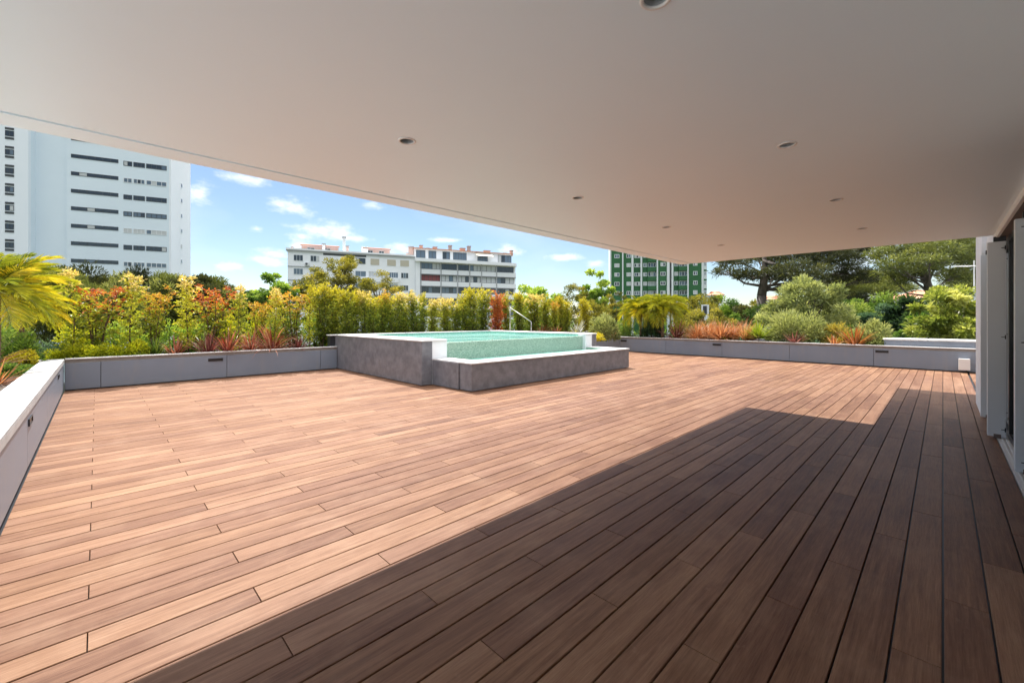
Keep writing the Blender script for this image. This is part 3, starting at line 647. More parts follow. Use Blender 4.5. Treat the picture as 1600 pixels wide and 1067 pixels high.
HEDGE = [  # photo x, photo y of the top, row Y, half width in px, form, style, label
 (112, 424, 13.0, 40, 'open', 'yellow', 'tall pale yellow shrub with a bare brown trunk just right of the palm fronds'),
 (155, 436, 13.2, 48, 'multi', 'redtop', 'bushy shrub with a broad bright red top between two pale yellow shrubs'),
 (205, 430, 13.0, 40, 'open', 'yellow', 'slender cream tipped shrub right of the red topped shrub by the palm'),
 (243, 447, 13.2, 30, 'multi', 'orangetop', 'thin orange tipped shrub above the dark green strappy clump'),
 (292, 434, 13.0, 38, 'open', 'yellow', 'cream tipped yellow shrub with a trunk standing under the right edge of the tower'),
 (331, 446, 13.2, 46, 'multi', 'redtop', 'red and orange topped shrub behind the dark red spiky plants, under open sky'),
 (374, 448, 13.0, 26, 'open', 'yellow', 'narrow pale yellow shrub right of the red topped shrub under open sky'),
 (405, 464, 13.2, 24, 'multi', 'orangetop', 'short shrub with a single orange tuft on top, behind the reddish sedge clump'),
 (430, 451, 13.0, 26, 'open', 'yellow', 'yellow shrub with a thin trunk behind the brown arching flax'),
 (456, 450, 13.25, 40, 'multi', 'orangetop', 'wide orange red topped shrub in front of the left end of the white apartment block'),
 (484, 447, 13.0, 20, 'open', 'golden', 'thin yellow shrub with a dark trunk just right of the wide orange topped shrub'),
 (503, 443, 13.1, 20, 'column', 'col', 'tall yellow columnar shrub, the highest just left of the pool'),
 (517, 447, 13.2, 19, 'column', 'col', 'yellow columnar shrub rising over the left corner of the pool coping'),
 (527, 452, 13.3, 15, 'column', 'col', 'yellow green columnar shrub at the very left end of the pool, below the tall chimney'),
 (543, 447, 13.3, 16, 'column', 'col', 'tall columnar shrub right of the tall chimney, with a golden orange tip'),
 (555, 460, 13.4, 14, 'column', 'col', 'shorter green columnar shrub squeezed between two taller golden tipped ones behind the pool'),
 (568, 453, 13.3, 14, 'column', 'colpink', 'dark green column with an orange cream tip below the second rooftop room'),
 (582, 463, 13.35, 16, 'column', 'col', 'low golden column below the leftmost beige shutter'),
 (599, 453, 13.35, 13, 'column', 'colorange', 'narrow column with a thin orange spire below the beige shutters'),
 (611, 464, 13.3, 14, 'column', 'col', 'low mottled golden column beside the narrow orange spire'),
 (623, 455, 13.35, 15, 'column', 'colpink', 'tall yellow column below the rightmost beige shutter'),
 (632, 475, 13.4, 11, 'column', 'col', 'short column left of the gap showing the white block behind the pool'),
 (646, 454, 13.35, 15, 'column', 'colpink', 'yellow column right of the gap where the white block shows, with a pinkish tip'),
 (660, 458, 13.4, 10, 'column', 'col', 'slim column below the reddish blinds of the white block'),
 (677, 466, 13.35, 14, 'column', 'colpink', 'loose pinkish tipped column below the lowest window band, left of centre'),
 (697, 465, 13.4, 16, 'column', 'colpink', 'sparse shrub with pink and yellow tips at the lowest part of the hedge'),
 (713, 471, 13.35, 14, 'column', 'col', 'low yellow column left of the highest clump behind the pool'),
 (726, 459, 13.35, 15, 'column', 'col', 'golden column forming the left shoulder of the highest clump behind the pool'),
 (738, 449, 13.4, 17, 'column', 'col', 'broad yellow column, the highest behind the middle of the pool'),
 (757, 451, 13.4, 16, 'column', 'col', 'full golden column just left of the red column behind the pool'),
 (776, 455, 13.35, 16, 'column', 'colred', 'solid red column shrub left of the pool handrail'),
 (790, 458, 13.4, 11, 'column', 'col', 'slim golden column between the red column and the pool handrail'),
 (811, 456, 13.35, 13, 'column', 'col', 'yellow topped column directly behind the slope of the handrail'),
 (833, 459, 13.35, 18, 'column', 'colpink', 'wide pinkish yellow column right of the handrail'),
 (852, 461, 13.3, 13, 'column', 'col', 'yellow green column left of the small orange flecked shrub'),
 (866, 472, 13.35, 11, 'column', 'colorange', 'small orange flecked shrub near the right end of the pool hedge'),
 (876, 462, 13.4, 10, 'column', 'col', 'slender yellow column right of the orange flecked shrub'),
 (885, 471, 13.3, 10, 'column', 'col', 'short yellow column ending the hedge row on the right'),
 (914, 464, 13.3, 12, 'column', 'colgold', 'lone golden column standing apart right of the hedge row'),
]
hr_ = random.Random(5)
for i, (px, py, Y, hw, form, sty, label) in enumerate(HEDGE):
    t = on_y(px, Y); x, y = at(px, t); h = zat(py, t)-.55; wd = 2*hw*t/F
    base_w = {'open': .98, 'multi': 1.0, 'column': .56}[form]
    key = (form, i % (3 if form != 'column' else 4)); sm, lm, ym_ = PROTO[key]
    root = thing('hedge_shrub', label, 'shrub', (x, y, .54), hr_.uniform(0, 6.28), 'tall shrubs in the hedge along the back')
    root.scale = (wd/base_w, wd/base_w, h/1.93)
    a, b = STY[sty]
    link('stem', sm, root); link('leaves', styled(lm, a, LM[a]), root); link('young_leaves', styled(ym_, b, LM[b]), root)

# ---- bladed plants
def blades_mesh(seed, n, L, w, spread, droop, mats, stiff=.5, seg=5, up0=.0):
    g = np.random.default_rng(seed); V = []; Fs = []; T = []
    for i in range(n):
        a = g.uniform(0, 2*math.pi); s = g.uniform(0, 1)**.8*spread+up0; l = L*g.uniform(.6, 1.08); ww = w*g.uniform(.7, 1.2); dr = droop*g.uniform(.3, 1.3)
        p = np.array([math.cos(a)*.04*g.uniform(0, 1)*L*2, math.sin(a)*.04*g.uniform(0, 1)*L*2, 0.0]); pitch = math.pi/2 - s*1.35; tw = g.uniform(-.5, .5)
        o = len(V); side = np.array([-math.sin(a+tw), math.cos(a+tw), 0]); tt = np.clip(g.normal(.45, .25), 0, 1)
        for k in range(seg+1):
            u = k/seg; hw = ww*.5*(1-u**2.2)*(.65+.35*min(1, u*4)); pt = pitch - dr*u**1.6*1.6
            d = np.array([math.cos(a)*math.cos(pt), math.sin(a)*math.cos(pt), math.sin(pt)]); nn = np.cross(side, d)
            V += [p+side*hw+nn*hw*.35, p, p-side*hw+nn*hw*.35]; T += [min(1, tt+.25*u)]*3
            p = p+d*l/seg
        for k in range(seg):
            b = o+k*3; Fs += [(b, b+1, b+4, b+3), (b+1, b+2, b+5, b+4)]
    return npmesh('blades', np.array(V), np.array(Fs), np.array(T), mats, only_mesh=True)
def clump(name, label, cat, px, t, z, h, m, n=46, wid=None, spread=.75, droop=.55, w=.035, seed=1, group=None, xyz=None):
    x, y = at(px, t) if xyz is None else xyz
    o = link(name, blades_mesh(seed, n, h, w, spread, droop, LM[m]), None, (x, y, z)); tag(o, label, cat, group); return o
FL = 'strap leaved bronze plants in the beds'
YA = 12.62
def A(px, Y=YA): return on_y(px, Y)
clump('flax_plant', 'small upright dark red flax, first from the left along the back planter', 'flax', 275, A(275), .55, .55, 'bronze', 40, spread=.7, droop=.25, w=.04, seed=1, group=FL)
clump('flax_plant', 'dark maroon spiky flax below the red topped shrub under open sky', 'flax', 325, A(325), .55, .74, 'darkred', 60, spread=.8, droop=.35, w=.035, seed=2, group=FL)
clump('flax_plant', 'wide red flax with pale arching leaves hanging over the planter edge', 'flax', 356, A(356), .55, .86, 'bronze', 64, spread=.95, droop=.55, w=.04, seed=3, group=FL)
clump('flax_plant', 'reddish brown upright flax between the wide arching one and the brown tangled one', 'flax', 392, A(392), .55, .76, 'bronze', 80, spread=.75, droop=.45, w=.022, seed=4, group=FL)
clump('flax_plant', 'brown tangled flax with dark centre, the biggest in the back planter', 'flax', 425, A(425, 12.72), .55, .98, 'bronze', 110, spread=.95, droop=.8, w=.034, seed=5, group=FL)
clump('flax_plant', 'small dark red flax right of the brown tangled one, left of the pool', 'flax', 466, A(466), .55, .60, 'darkred', 60, spread=.9, droop=.6, w=.03, seed=6, group=FL)
clump('strappy_plant', 'dark green strappy clump below the thin orange tipped shrub', 'strappy plant', 243, A(243, 12.75), .55, .52, 'grass', 90, spread=.5, droop=.35, w=.025, seed=7)
YB = 12.95
clump('flax_plant', 'pinkish red flax peeping over the pool coping right of the handrail', 'flax', 845, A(845, YB), .56, .78, 'bronze', 60, spread=.8, droop=.5, w=.035, seed=8, group=FL)
clump('flax_plant', 'low red brown flax behind the pool below the orange flecked shrub', 'flax', 868, A(868, YB), .56, .70, 'bronze', 60, spread=.8, droop=.5, w=.035, seed=9, group=FL)
clump('flax_plant', 'silvery arching flax behind the right end of the pool', 'flax', 902, A(902, YB), .56, .95, 'silver', 70, spread=.8, droop=.6, w=.035, seed=10, group=FL)
XF = 17.12
def B(px, X=XF): return on_x(px, X)
clump('flax_plant', 'rusty flax with loose curved leaves by the pool end of the far planter', 'flax', 962, B(962), .55, .52, 'rust', 60, spread=.85, droop=.5, w=.03, seed=11, group=FL)
clump('flax_plant', 'big dark purple flax right of the second small palm', 'flax', 1057, B(1057, 17.25), .55, .98, 'darkred', 110, spread=.85, droop=.45, w=.04, seed=12, group=FL)
SG = 'rust coloured sedge clumps in the far planter'
for i, (px, X, h, lb) in enumerate([(1090, 17.15, .95, 'leftmost'), (1108, 17.5, 1.05, 'second from the left'), (1127, 17.2, 1.0, 'third from the left'), (1147, 17.5, 1.0, 'fourth from the left, behind the small green tuft'), (1164, 17.3, 1.0, 'rightmost, beside the lime spiky rosette')]):
    clump('sedge_clump', 'rust sedge clump in the far planter, '+lb, 'sedge', px, B(px, X), .55, h, 'rust', 280, spread=.85, droop=.75, w=.026, seed=20+i, group=SG)
clump('grass_tuft', 'small bright green tuft in front of the rust sedges, the left one', 'grass tuft', 1133, B(1133, 17.0), .56, .30, 'grass', 50, spread=.7, droop=.3, w=.02, seed=27, group='green tufts in front of the sedges')
clump('grass_tuft', 'small blue green tuft in front of the rust sedges, the right one', 'grass tuft', 1157, B(1157, 17.0), .56, .32, 'bluegreen', 60, spread=.8, droop=.4, w=.02, seed=28, group='green tufts in front of the sedges')
clump('yucca', 'round lime green spiky rosette beside the rust sedges', 'yucca', 1185, B(1185, 17.15), .72, .78, 'spiky', 210, spread=1.15, droop=.12, w=.03, seed=29)
clump('silver_grass', 'pale silvery tuft right of the lime spiky rosette', 'grass tuft', 1199, B(1199, 17.6), .62, .62, 'silver', 70, spread=.5, droop=.4, w=.02, seed=30)
clump('flax_plant', 'short dark red flax at the foot of the big soft green bush', 'flax', 1241, B(1241, 17.0), .55, .58, 'darkred', 44, spread=.75, droop=.35, w=.05, seed=31, group=FL)
clump('strappy_plant', 'small grey green strappy plant between two red flaxes', 'strappy plant', 1277, B(1277, 17.02), .55, .28, 'bluegreen', 24, spread=.7, droop=.3, w=.04, seed=32)
clump('flax_plant', 'small orange flax in front of the golden feathery bush', 'flax', 1303, B(1303, 17.0), .55, .52, 'orangeblade', 30, spread=.8, droop=.3, w=.05, seed=33, group=FL)
clump('flax_plant', 'large orange flax with broad upright leaves near the raised ledge', 'flax', 1337, B(1337, 17.05), .55, .85, 'orangeblade', 50, spread=.8, droop=.25, w=.055, seed=34, group=FL)
lx, ly = at(-6, 5.7)
clump('flax_plant', 'bronze flax with pale dry leaves sticking over the left coping', 'flax', 0, 0, .55, .50, 'rust', 36, spread=1.3, droop=.4, w=.022, seed=35, group=FL, xyz=(lx, ly))
clump('flax_plant', 'bronze flax deeper in the left bed under the near palm', 'flax', 0, 0, .55, .70, 'darkred', 60, spread=.9, droop=.4, w=.035, seed=36, group=FL, xyz=at(-34, 6.9))

# ---- domes of small leaves
def dome(name, label, cat, xyz, rx, ry, rz, n, L, Wd, m, seed, up=.5, rad=1.0, group=None, lumps=14, stem=True, gap=.0):
    g = np.random.default_rng(seed)
    root = thing(name, label, cat, xyz, group=group) if stem else None
    c = unit(g.normal(size=(lumps, 3))); c[:, 2] = np.abs(c[:, 2]); lr = g.uniform(.22, .42, lumps); amp = g.uniform(.75, 1.05, lumps)
    k = g.integers(0, lumps, n); off = unit(g.normal(size=(n, 3)))*(g.uniform(0, 1, (n, 1))**.45)*lr[k][:, None]
    p = c[k]*(amp*.72)[k][:, None] + off
    p[:, 2] = np.abs(p[:, 2])
    P = p*np.array([rx, ry, rz]); D = unit(off)*rad+unit(p)*.6+g.normal(size=(n, 3))*.45+np.array([0, 0, up])
    tint = np.clip(.25+.5*p[:, 2]+g.normal(size=n)*.2, 0, 1)
    lo = leaves('leaves' if stem else name, P, D, L*g.uniform(.65, 1.2, n), Wd*g.uniform(.7, 1.2, n), tint, LM[m], seed=seed, parent=root, loc=None if stem else xyz)
    if not stem: tag(lo, label, cat, group); return lo
    s = MB()
    for j in range(min(lumps, 10)):
        e = c[j]*amp[j]*.72*np.array([rx, ry, rz]); s.tube([(e[0]*.05, e[1]*.05, -.03), (e[0]*.45, e[1]*.45, e[2]*.55), tuple(e)], [.02*max(rx, .25), .012*max(rx, .25), .004], 5)
    s.build('stem', M['twig'], root, smooth=True)
    return root
def dm(name, label, cat, px, t, pytop, hwpx, n, L, W_, m, seed, z=.55, depth=None, **k):
    x, y = at(px, t); r = hwpx*t/F
    return dome(name, label, cat, (x, y, z), r, r if depth is None else depth, zat(pytop, t)-z, n, L, W_, m, seed, **k)
GC = 'low golden groundcover mounds'
for i, (px, hw, top, lb) in enumerate([(104, 22, 536, 'yellow green groundcover mound at the left corner below the palm'), (140, 24, 532, 'yellow green groundcover mound below the red topped shrub by the palm'), (178, 22, 531, 'yellow groundcover mound between the red topped and the cream tipped shrub'), (214, 20, 531, 'lime groundcover mound left of the dark green strappy clump')]):
    dm('groundcover', lb, 'groundcover', px, A(px, 12.75), top, hw, 1500, .065, .03, 'lime', 40+i, depth=.3, stem=False, group=GC, up=.4)
dm('groundcover', 'bright golden groundcover mound right of the pool end', 'groundcover', 930, 17.6, 519, 17, 900, .07, .04, 'golden', 45, stem=False, group=GC)
dm('groundcover', 'bright golden groundcover mound peeping over the pool coping', 'groundcover', 896, A(896, 13.0), 514, 10, 500, .07, .04, 'golden', 46, stem=False, group=GC)
dome('golden_bush', 'bright golden bush in the left bed beside the chrome spotlight', 'bush', (*at(36, 7.7), .55), .26, .26, .36, 1300, .07, .035, 'golden', 47)
dome('groundcover', 'green creeping groundcover in the left bed beside the coping', 'groundcover', (*at(14, 6.9), .55), .28, .9, .16, 2600, .05, .03, 'green', 48, stem=False, group=GC)
dome('groundcover', 'yellow green groundcover in the left bed below the chrome spotlight', 'groundcover', (*at(62, 9.6), .55), .4, .9, .17, 2200, .06, .03, 'lime', 49, stem=False, group=GC, up=.4)
dm('low_bush', 'yellow green bush filling the gap behind the red topped shrub under open sky', 'bush', 352, A(352, 13.7), 486, 26, 1600, .08, .04, 'lime', 50, depth=.3)
dm('low_bush', 'yellow bush between the narrow pale shrub and the orange tufted one', 'bush', 396, A(396, 13.7), 487, 22, 1400, .08, .04, 'lime', 51, depth=.3)
dm('low_bush', 'mid green bush low behind the cream tipped shrubs near the palm', 'bush', 180, A(180, 13.75), 500, 55, 1800, .08, .035, 'bright', 52, depth=.3)
dm('low_bush', 'mid green bush low behind the shrubs at the right edge of the tower', 'bush', 268, A(268, 13.75), 498, 45, 1800, .08, .035, 'bright', 53, depth=.3)
dm('low_bush', 'dark green bush low behind the orange topped shrub and tangled flax', 'bush', 455, A(455, 13.75), 492, 45, 1800, .08, .035, 'green', 54, depth=.3)
dm('low_bush', 'blue green bush at the left corner behind the palm stem', 'bush', 72, A(72, 13.7), 528, 22, 1200, .09, .02, 'bluegreen', 55, depth=.35)
dm('low_bush', 'dark green bush filling the left bed beneath the palms', 'bush', 6, 9.6, 505, 40, 2600, .11, .03, 'green', 56, depth=.5)
dm('low_bush', 'leafy dark bush at the very left edge behind the large palm', 'bush', -40, 8.6, 470, 46, 2600, .11, .035, 'green', 57, depth=.5)
dm('low_bush', 'mid green bush low between the cream tipped shrub and the orange topped one', 'bush', 315, A(315, 13.8), 497, 34, 1500, .08, .035, 'bright', 58, depth=.25)
dm('low_bush', 'yellow green bush low behind the tall pale shrub beside the palm', 'bush', 118, A(118, 13.8), 497, 34, 1700, .08, .035, 'lime', 59, depth=.25)
dm('low_bush', 'bright green bush low behind the columns at the left corner of the pool', 'bush', 492, A(492, 13.8), 488, 34, 1900, .08, .035, 'bright', 68, depth=.25)
dm('low_bush', 'green fern like bush hiding the foot of the golden palm stem', 'bush', 30, 7.9, 512, 26, 1500, .10, .03, 'bright', 69, depth=.3)
dm('low_bush', 'shady green bush behind the pool columns, below the tall chimney of the white block', 'bush', 536, A(536, 13.85), 484, 30, 1700, .10, .045, 'green', 170, depth=.25)
dm('low_bush', 'shady green bush behind the pool columns, below the beige shutters of the white block', 'bush', 590, A(590, 13.85), 484, 30, 1700, .10, .045, 'green', 171, depth=.25)
dm('low_bush', 'shady green bush behind the pool columns, around the gap left of the glazed balconies', 'bush', 640, A(640, 13.85), 484, 30, 1700, .10, .045, 'green', 172, depth=.25)
dm('low_bush', 'shady green bush behind the pool columns, at the lowest part of the hedge', 'bush', 690, A(690, 13.85), 484, 30, 1700, .10, .045, 'green', 173, depth=.25)
dm('low_bush', 'shady green bush behind the pool columns, below the highest clump of the hedge', 'bush', 745, A(745, 13.85), 484, 30, 1700, .10, .045, 'green', 174, depth=.25)
dm('low_bush', 'shady green bush behind the pool columns, beside the pool handrail', 'bush', 800, A(800, 13.85), 484, 30, 1700, .10, .045, 'green', 175, depth=.25)
dm('low_bush', 'shady green bush behind the pool columns, near the right end of the hedge', 'bush', 855, A(855, 13.85), 484, 30, 1700, .10, .045, 'green', 176, depth=.25)
# soft bushes in the far planter
dm('feathery_bush', 'rounded grey green feathery bush between the hedge end and the first small palm', 'bush', 944, 18.4, 486, 24, 3600, .16, .034, 'feather', 60)
dm('feathery_bush', 'large soft green feathery bush behind the short dark red flax', 'bush', 1240, B(1240, 17.9), 478, 50, 6500, .16, .034, 'feather', 61)
dm('feathery_bush', 'golden feathery bush behind the orange flaxes', 'bush', 1305, B(1305, 17.7), 505, 30, 3200, .14, .032, 'feathergold', 62)
dm('feathery_bush', 'green feathery bush spilling over by the left end of the raised ledge', 'bush', 1366, B(1366, 17.5), 499, 30, 3600, .15, .034, 'feather', 63)
dm('feathery_bush', 'low soft bush between the two red flaxes', 'bush', 1277, B(1277, 17.6), 507, 22, 2200, .13, .03, 'feather', 64)
dm('low_bush', 'dark green undergrowth bush beneath the first small palm', 'bush', 985, B(985, 17.6), 498, 22, 2200, .13, .03, 'green', 65)
dm('low_bush', 'dark green undergrowth bush between the two small palms', 'bush', 1019, B(1019, 17.5), 498, 20, 2200, .13, .03, 'darkgreen', 66)
dm('low_bush', 'golden brown bush right of the purple flax above the sedges', 'bush', 1068, B(1068, 18.4), 487, 20, 1700, .13, .03, 'olive', 67)

g = np.random.default_rng(91); n = 7000; P = np.stack([g.uniform(-2.4, -.85, n), g.uniform(-.3, 8.2, n), np.zeros(n)], 1); P[:, 2] = .54+.10*np.abs(np.sin(P[:, 0]*5.1+P[:, 1]*1.3))*g.uniform(0, 1, n)
gcv = leaves('ground_cover', P, g.normal(size=(n, 3))*.6+np.array([0, 0, .6]), g.uniform(.05, .1, n), .035, g.uniform(0, 1, n), LM['bright'], seed=9); structure(gcv, 'stuff'); gcv['label'] = 'green ground cover carpeting the left planter bed'; gcv['category'] = 'ground cover'
# ---- palms
def palm(label, xyz, zc, R, nf, seed, m, m2, trunk_r, lean=(0, 0), droop=.95):
    root = thing('small_palm', label, 'palm', xyz, group='small feathery palms in the beds'); g = np.random.default_rng(seed)
    h = zc-xyz[2]; s = MB()
    pts = [(lean[0]*(u-1)+.02*math.sin(3*u), lean[1]*(u-1), h*u) for u in (0, .25, .5, .75, 1)]
    s.tube(pts, [trunk_r*1.25, trunk_r, trunk_r, trunk_r*1.05, trunk_r*1.35], 10)
    for i in range(int(h/.045)):
        z = i*.045; a = i*2.4; s.tube([(pts[0][0]*(1-z/h)+trunk_r*.9*math.cos(a), pts[0][1]*(1-z/h)+trunk_r*.9*math.sin(a), z), (pts[0][0]*(1-z/h)+trunk_r*1.5*math.cos(a), pts[0][1]*(1-z/h)+trunk_r*1.5*math.sin(a), z+.06)], [.016, .005], 4)
    s.build('trunk', M['palmbark'], root)
    P = []; D = []; L = []; T = []; MI = []; rb = MB()
    for i in range(nf):
        a = i*2.39996+g.uniform(-.2, .2); rank = (i+.5)/nf; pit = 1.40-1.75*rank+g.uniform(-.12, .12); ln = R*g.uniform(.85, 1.1)*(1.0 if rank > .15 else .8)
        p = np.array([0, 0, h]); pp = [tuple(p)]; seg = 12; mi = 1 if (rank > .25 and g.uniform() < .5) else 0; tb_ = np.clip(g.normal(.5, .15)+.25*(rank-.5), 0, 1)
        for k in range(seg):
            u = k/seg; pt = pit-droop*u**1.4; d = np.array([math.cos(a)*math.cos(pt), math.sin(a)*math.cos(pt), math.sin(pt)])
            side = np.array([-math.sin(a), math.cos(a), 0]); nn = np.cross(side, d)
            if k >= 2:
                for sub in range(3):
                    b = p+d*ln/seg*sub/3; uu = (k+sub/3)/seg
                    for sg in (-1, 1):
                        P.append(b); D.append(side*sg*(1-.35*uu)+d*(.45+.8*uu)+nn*g.uniform(-.30, .15)+g.normal(size=3)*.06); L.append(ln*.40*math.sin(math.pi*min(1, .22+.70*uu))**.8*g.uniform(.85, 1.1)); T.append(np.clip(tb_+g.normal()*.12, 0, 1)); MI.append(mi)
            p = p+d*ln/seg; pp.append(tuple(p))
        rb.tube(pp[::2], [.007, .006, .005, .004, .003, .002, .001][:len(pp[::2])], 4)
    P = np.array(P); n = len(P)
    leaves('fronds', P, np.array(D), np.array(L), .009*R*np.ones(n)+.006, np.array(T), [LM[m], LM[m2]], fold=.12, seed=seed, parent=root, mi=np.array(MI))
    rb.build('frond_ribs', LM['palm'], root, smooth=True)
    return root
x, y = at(-10, 6.5)
palm('large golden palm at the left edge of the picture with arching feathery fronds', (x, y, .5), 1.90, .86, 46, 3, 'palm', 'palmgold', .055)
x, y = at(38, 8.2)
palm('golden palm with an orange brown stem standing behind the larger palm at the left', (x, y, .5), 1.70, .72, 40, 4, 'palm', 'palmgold', .045, lean=(.10, .1))
x, y = at(1001, B(1001, 17.5)); t = B(1001, 17.5)
palm('first small lime palm in the far planter, nearer the pool', (x, y, .5), zat(484, t), 1.05, 52, 5, 'palmgreen', 'palmgold', .05, droop=1.35)
x, y = at(1035, B(1035, 17.4)); t = B(1035, 17.4)
palm('second small lime palm in the far planter, beside the dark purple flax', (x, y, .5), zat(483, t), 1.12, 52, 6, 'palmgreen', 'palm', .055, droop=1.35)

# ================================================================== TREES BEYOND
def tree(name, label, px, t, top, bot, hw, m, seed, ncl=46, clr=.16, n=6000, L=.22, W_=.09, flat=.8, trunk=None, group='trees beyond the terrace', core=.35, up=.25, ground=-10, limbs=16, shape='ball', bare=0.0, tm='bark', depth=1.0):
    g = np.random.default_rng(seed); x, y = at(px, t); zt = zat(top, t); zb = zat(bot, t); a = hw*t/F; b = (zt-zb)/2; cz = (zt+zb)/2
    root = thing(name, label, 'tree', (x, y, ground), group=group)
    d = unit(g.normal(size=(ncl, 3))); rr = core+(1-core)*g.uniform(0, 1, (ncl, 1))**.6
    lob = unit(g.normal(size=(5, 3))); la = g.uniform(-.28, .28, 5)
    rr = rr*(1+ (np.maximum(0, d@lob.T)**2)@la)[:, None]
    c = d*rr
    if shape == 'umbrella': c[:, 2] = np.abs(c[:, 2])*1.5-.55+.25*(c[:, 0]**2+c[:, 1]**2)*-1
    if shape == 'low': c[:, 2] = np.where(c[:, 2] < 0, c[:, 2]*.9, c[:, 2])
    cr = clr*g.uniform(.7, 1.35, ncl)
    C = c*(1-clr*.6)*np.array([a, a*depth, b]); C[:, 2] += cz-ground
    k = g.integers(0, ncl, n); o = unit(g.normal(size=(n, 3)))*g.uniform(0, 1, (n, 1))**.5
    sz = (cr*min(a, b*1.4))[k][:, None]
    Pn = C[k]+o*sz*np.array([1.15, 1.15, flat])
    D = o*.8+unit(c[k])*.35+g.normal(size=(n, 3))*.5+np.array([0, 0, up])
    tint = np.clip(.42+.22*o[:, 2]+(.24*g.normal(size=ncl))[k]+.14*g.normal(size=n), 0, 1)
    leaves('crown', Pn, D, L*g.uniform(.6, 1.25, n), W_*g.uniform(.7, 1.2, n), tint, LM[m], seed=seed, parent=root)
    s = MB(); tr = trunk if trunk else max(.09, a*.055)
    fork = cz-ground-b*.55
    wob = [(g.normal()*a*.05, g.normal()*a*.05) for _ in range(4)]
    pts = [(0, 0, 0), (*wob[0], fork*.35), (*wob[1], fork*.7), (*wob[2], fork)]
    s.tube(pts, [tr*1.35, tr*1.1, tr, tr*.85], 8)
    base = Vector(pts[-1]); topc = Vector((wob[3][0], wob[3][1], cz-ground+b*.35)); s.tube([base, base.lerp(topc, .5)+Vector((a*.04, 0, 0)), topc], [tr*.8, tr*.5, tr*.15], 6)
    for j in g.permutation(ncl)[:limbs]:
        e = Vector(C[j]); u = min(.9, max(0, (e.z-base.z)/max(.1, topc.z-base.z))*.6*g.uniform(.4, 1)); p0 = base.lerp(topc, u)
        mid = p0.lerp(e, .5)+Vector((0, 0, -.06*a+g.normal()*.05*a)); r0 = tr*(.55-.35*u)
        s.tube([p0, mid, e], [r0, r0*.6, r0*.2], 5)
    s.build('trunk', M[tm], root, smooth=True)
    return root
DP = dict(L=.46, W_=.085, flat=.85, up=.8, clr=.25, core=.15)
for i, (px, t, top, bot, hw, lb) in enumerate([
  (72, 34, 402, 545, 62, 'grey green pine behind the palm fronds, in front of the recessed part of the tower'),
  (132, 37, 410, 545, 56, 'pine with upright tufts below the lowest long window strip of the tower'),
  (178, 35, 424, 545, 52, 'low pine between the cream shrub and the red topped shrub near the palm'),
  (222, 38, 426, 545, 48, 'low pine right below the tower windows behind the orange tipped shrub'),
  (263, 35, 422, 545, 48, 'dark rounded pine at the foot of the right edge of the tower'),
  (306, 36, 424, 545, 44, 'dark pine against the sky just right of the tower'),
  (342, 38, 434, 540, 38, 'smaller pine sloping down right of the tower'),
  (366, 40, 440, 540, 32, 'smallest and rightmost of the pines beside the tower')]):
    tree('pine_tree', lb, px, t, top, bot, hw, 'pine' if i % 2 == 0 else 'darkpine', 100+i, ncl=70, n=19000, group='pines below the tower', **DP)
tree('leafy_tree', 'bright green leafy tree against the sky left of the white apartment block', 424, 42, 421, 530, 46, 'bright', 110, ncl=60, n=9000, L=.30, W_=.17, clr=.13)
tree('leafy_tree', 'small green tree at the foot of the sky gap beside the pines', 388, 40, 450, 520, 26, 'green', 111, n=4000, L=.26, W_=.14)
tree('leafy_tree', 'yellow green tree in front of the left end of the white apartment block', 466, 45, 430, 530, 30, 'olive', 112, n=5000, L=.28, W_=.12)
tree('olive_tree', 'tall olive coloured tree with visible branches in front of the white apartment block', 524, 58, 398, 500, 56, 'olive', 113, ncl=70, clr=.13, n=11000, L=.36, W_=.14, flat=.6, limbs=40, trunk=.38, core=.55)
tree('olive_tree', 'lower olive coloured tree right of the tall branching one', 592, 60, 428, 510, 46, 'olive', 114, ncl=54, clr=.15, n=9000, L=.34, W_=.14, flat=.6, limbs=30, trunk=.3)
tree('leafy_tree', 'bright green tree at the right end of the white apartment block', 838, 55, 431, 530, 42, 'bright', 115, ncl=54, n=9000, L=.36, W_=.2, clr=.15)
tree('leafy_tree', 'bushy olive tree between the hedge end and the green tower', 905, 44, 442, 540, 44, 'olive', 116, ncl=60, n=12000, L=.26, W_=.07, up=.6)
tree('leafy_tree', 'bright leafy tree touching the left edge of the green tower', 929, 52, 422, 520, 30, 'bright', 117, ncl=40, n=6000, L=.36, W_=.2)
tree('leafy_tree', 'slim olive tree in front of the left windows of the green tower', 962, 46, 452, 540, 22, 'olive', 118, n=4500, L=.24, W_=.08)
tree('leafy_tree', 'rounded olive green tree in front of the right end of the green tower', 1090, 40, 450, 540, 44, 'olive', 119, ncl=60, n=11000, L=.24, W_=.08, core=.4)
tree('leafy_tree', 'yellow green tree left of the big dark pine trunk, under the far orange roofs', 1132, 44, 459, 560, 44, 'bright', 120, ncl=64, n=16000, L=.26, W_=.10, core=.2)
tree('leafy_tree', 'brownish dry looking tree before the big dark pine trunk', 1163, 36, 463, 560, 38, 'darkpine', 121, ncl=56, n=13000, L=.22, W_=.08, core=.2, bare=.5, limbs=30)
tree('leafy_tree', 'low green tree behind the rust sedges', 1110, 30, 480, 560, 40, 'olive', 122, n=8000, L=.18, W_=.06)
tree('willowy_tree', 'tall soft grey green tree rising behind the feathery bush', 1262, 24, 428, 560, 62, 'feather', 123, ncl=70, clr=.16, n=12000, L=.30, W_=.07, up=.5)
tree('willowy_tree', 'soft grey green tree in front of the big dark pine trunk', 1208, 26, 462, 560, 36, 'feather', 124, ncl=40, clr=.18, n=7000, L=.28, W_=.07, up=.5)
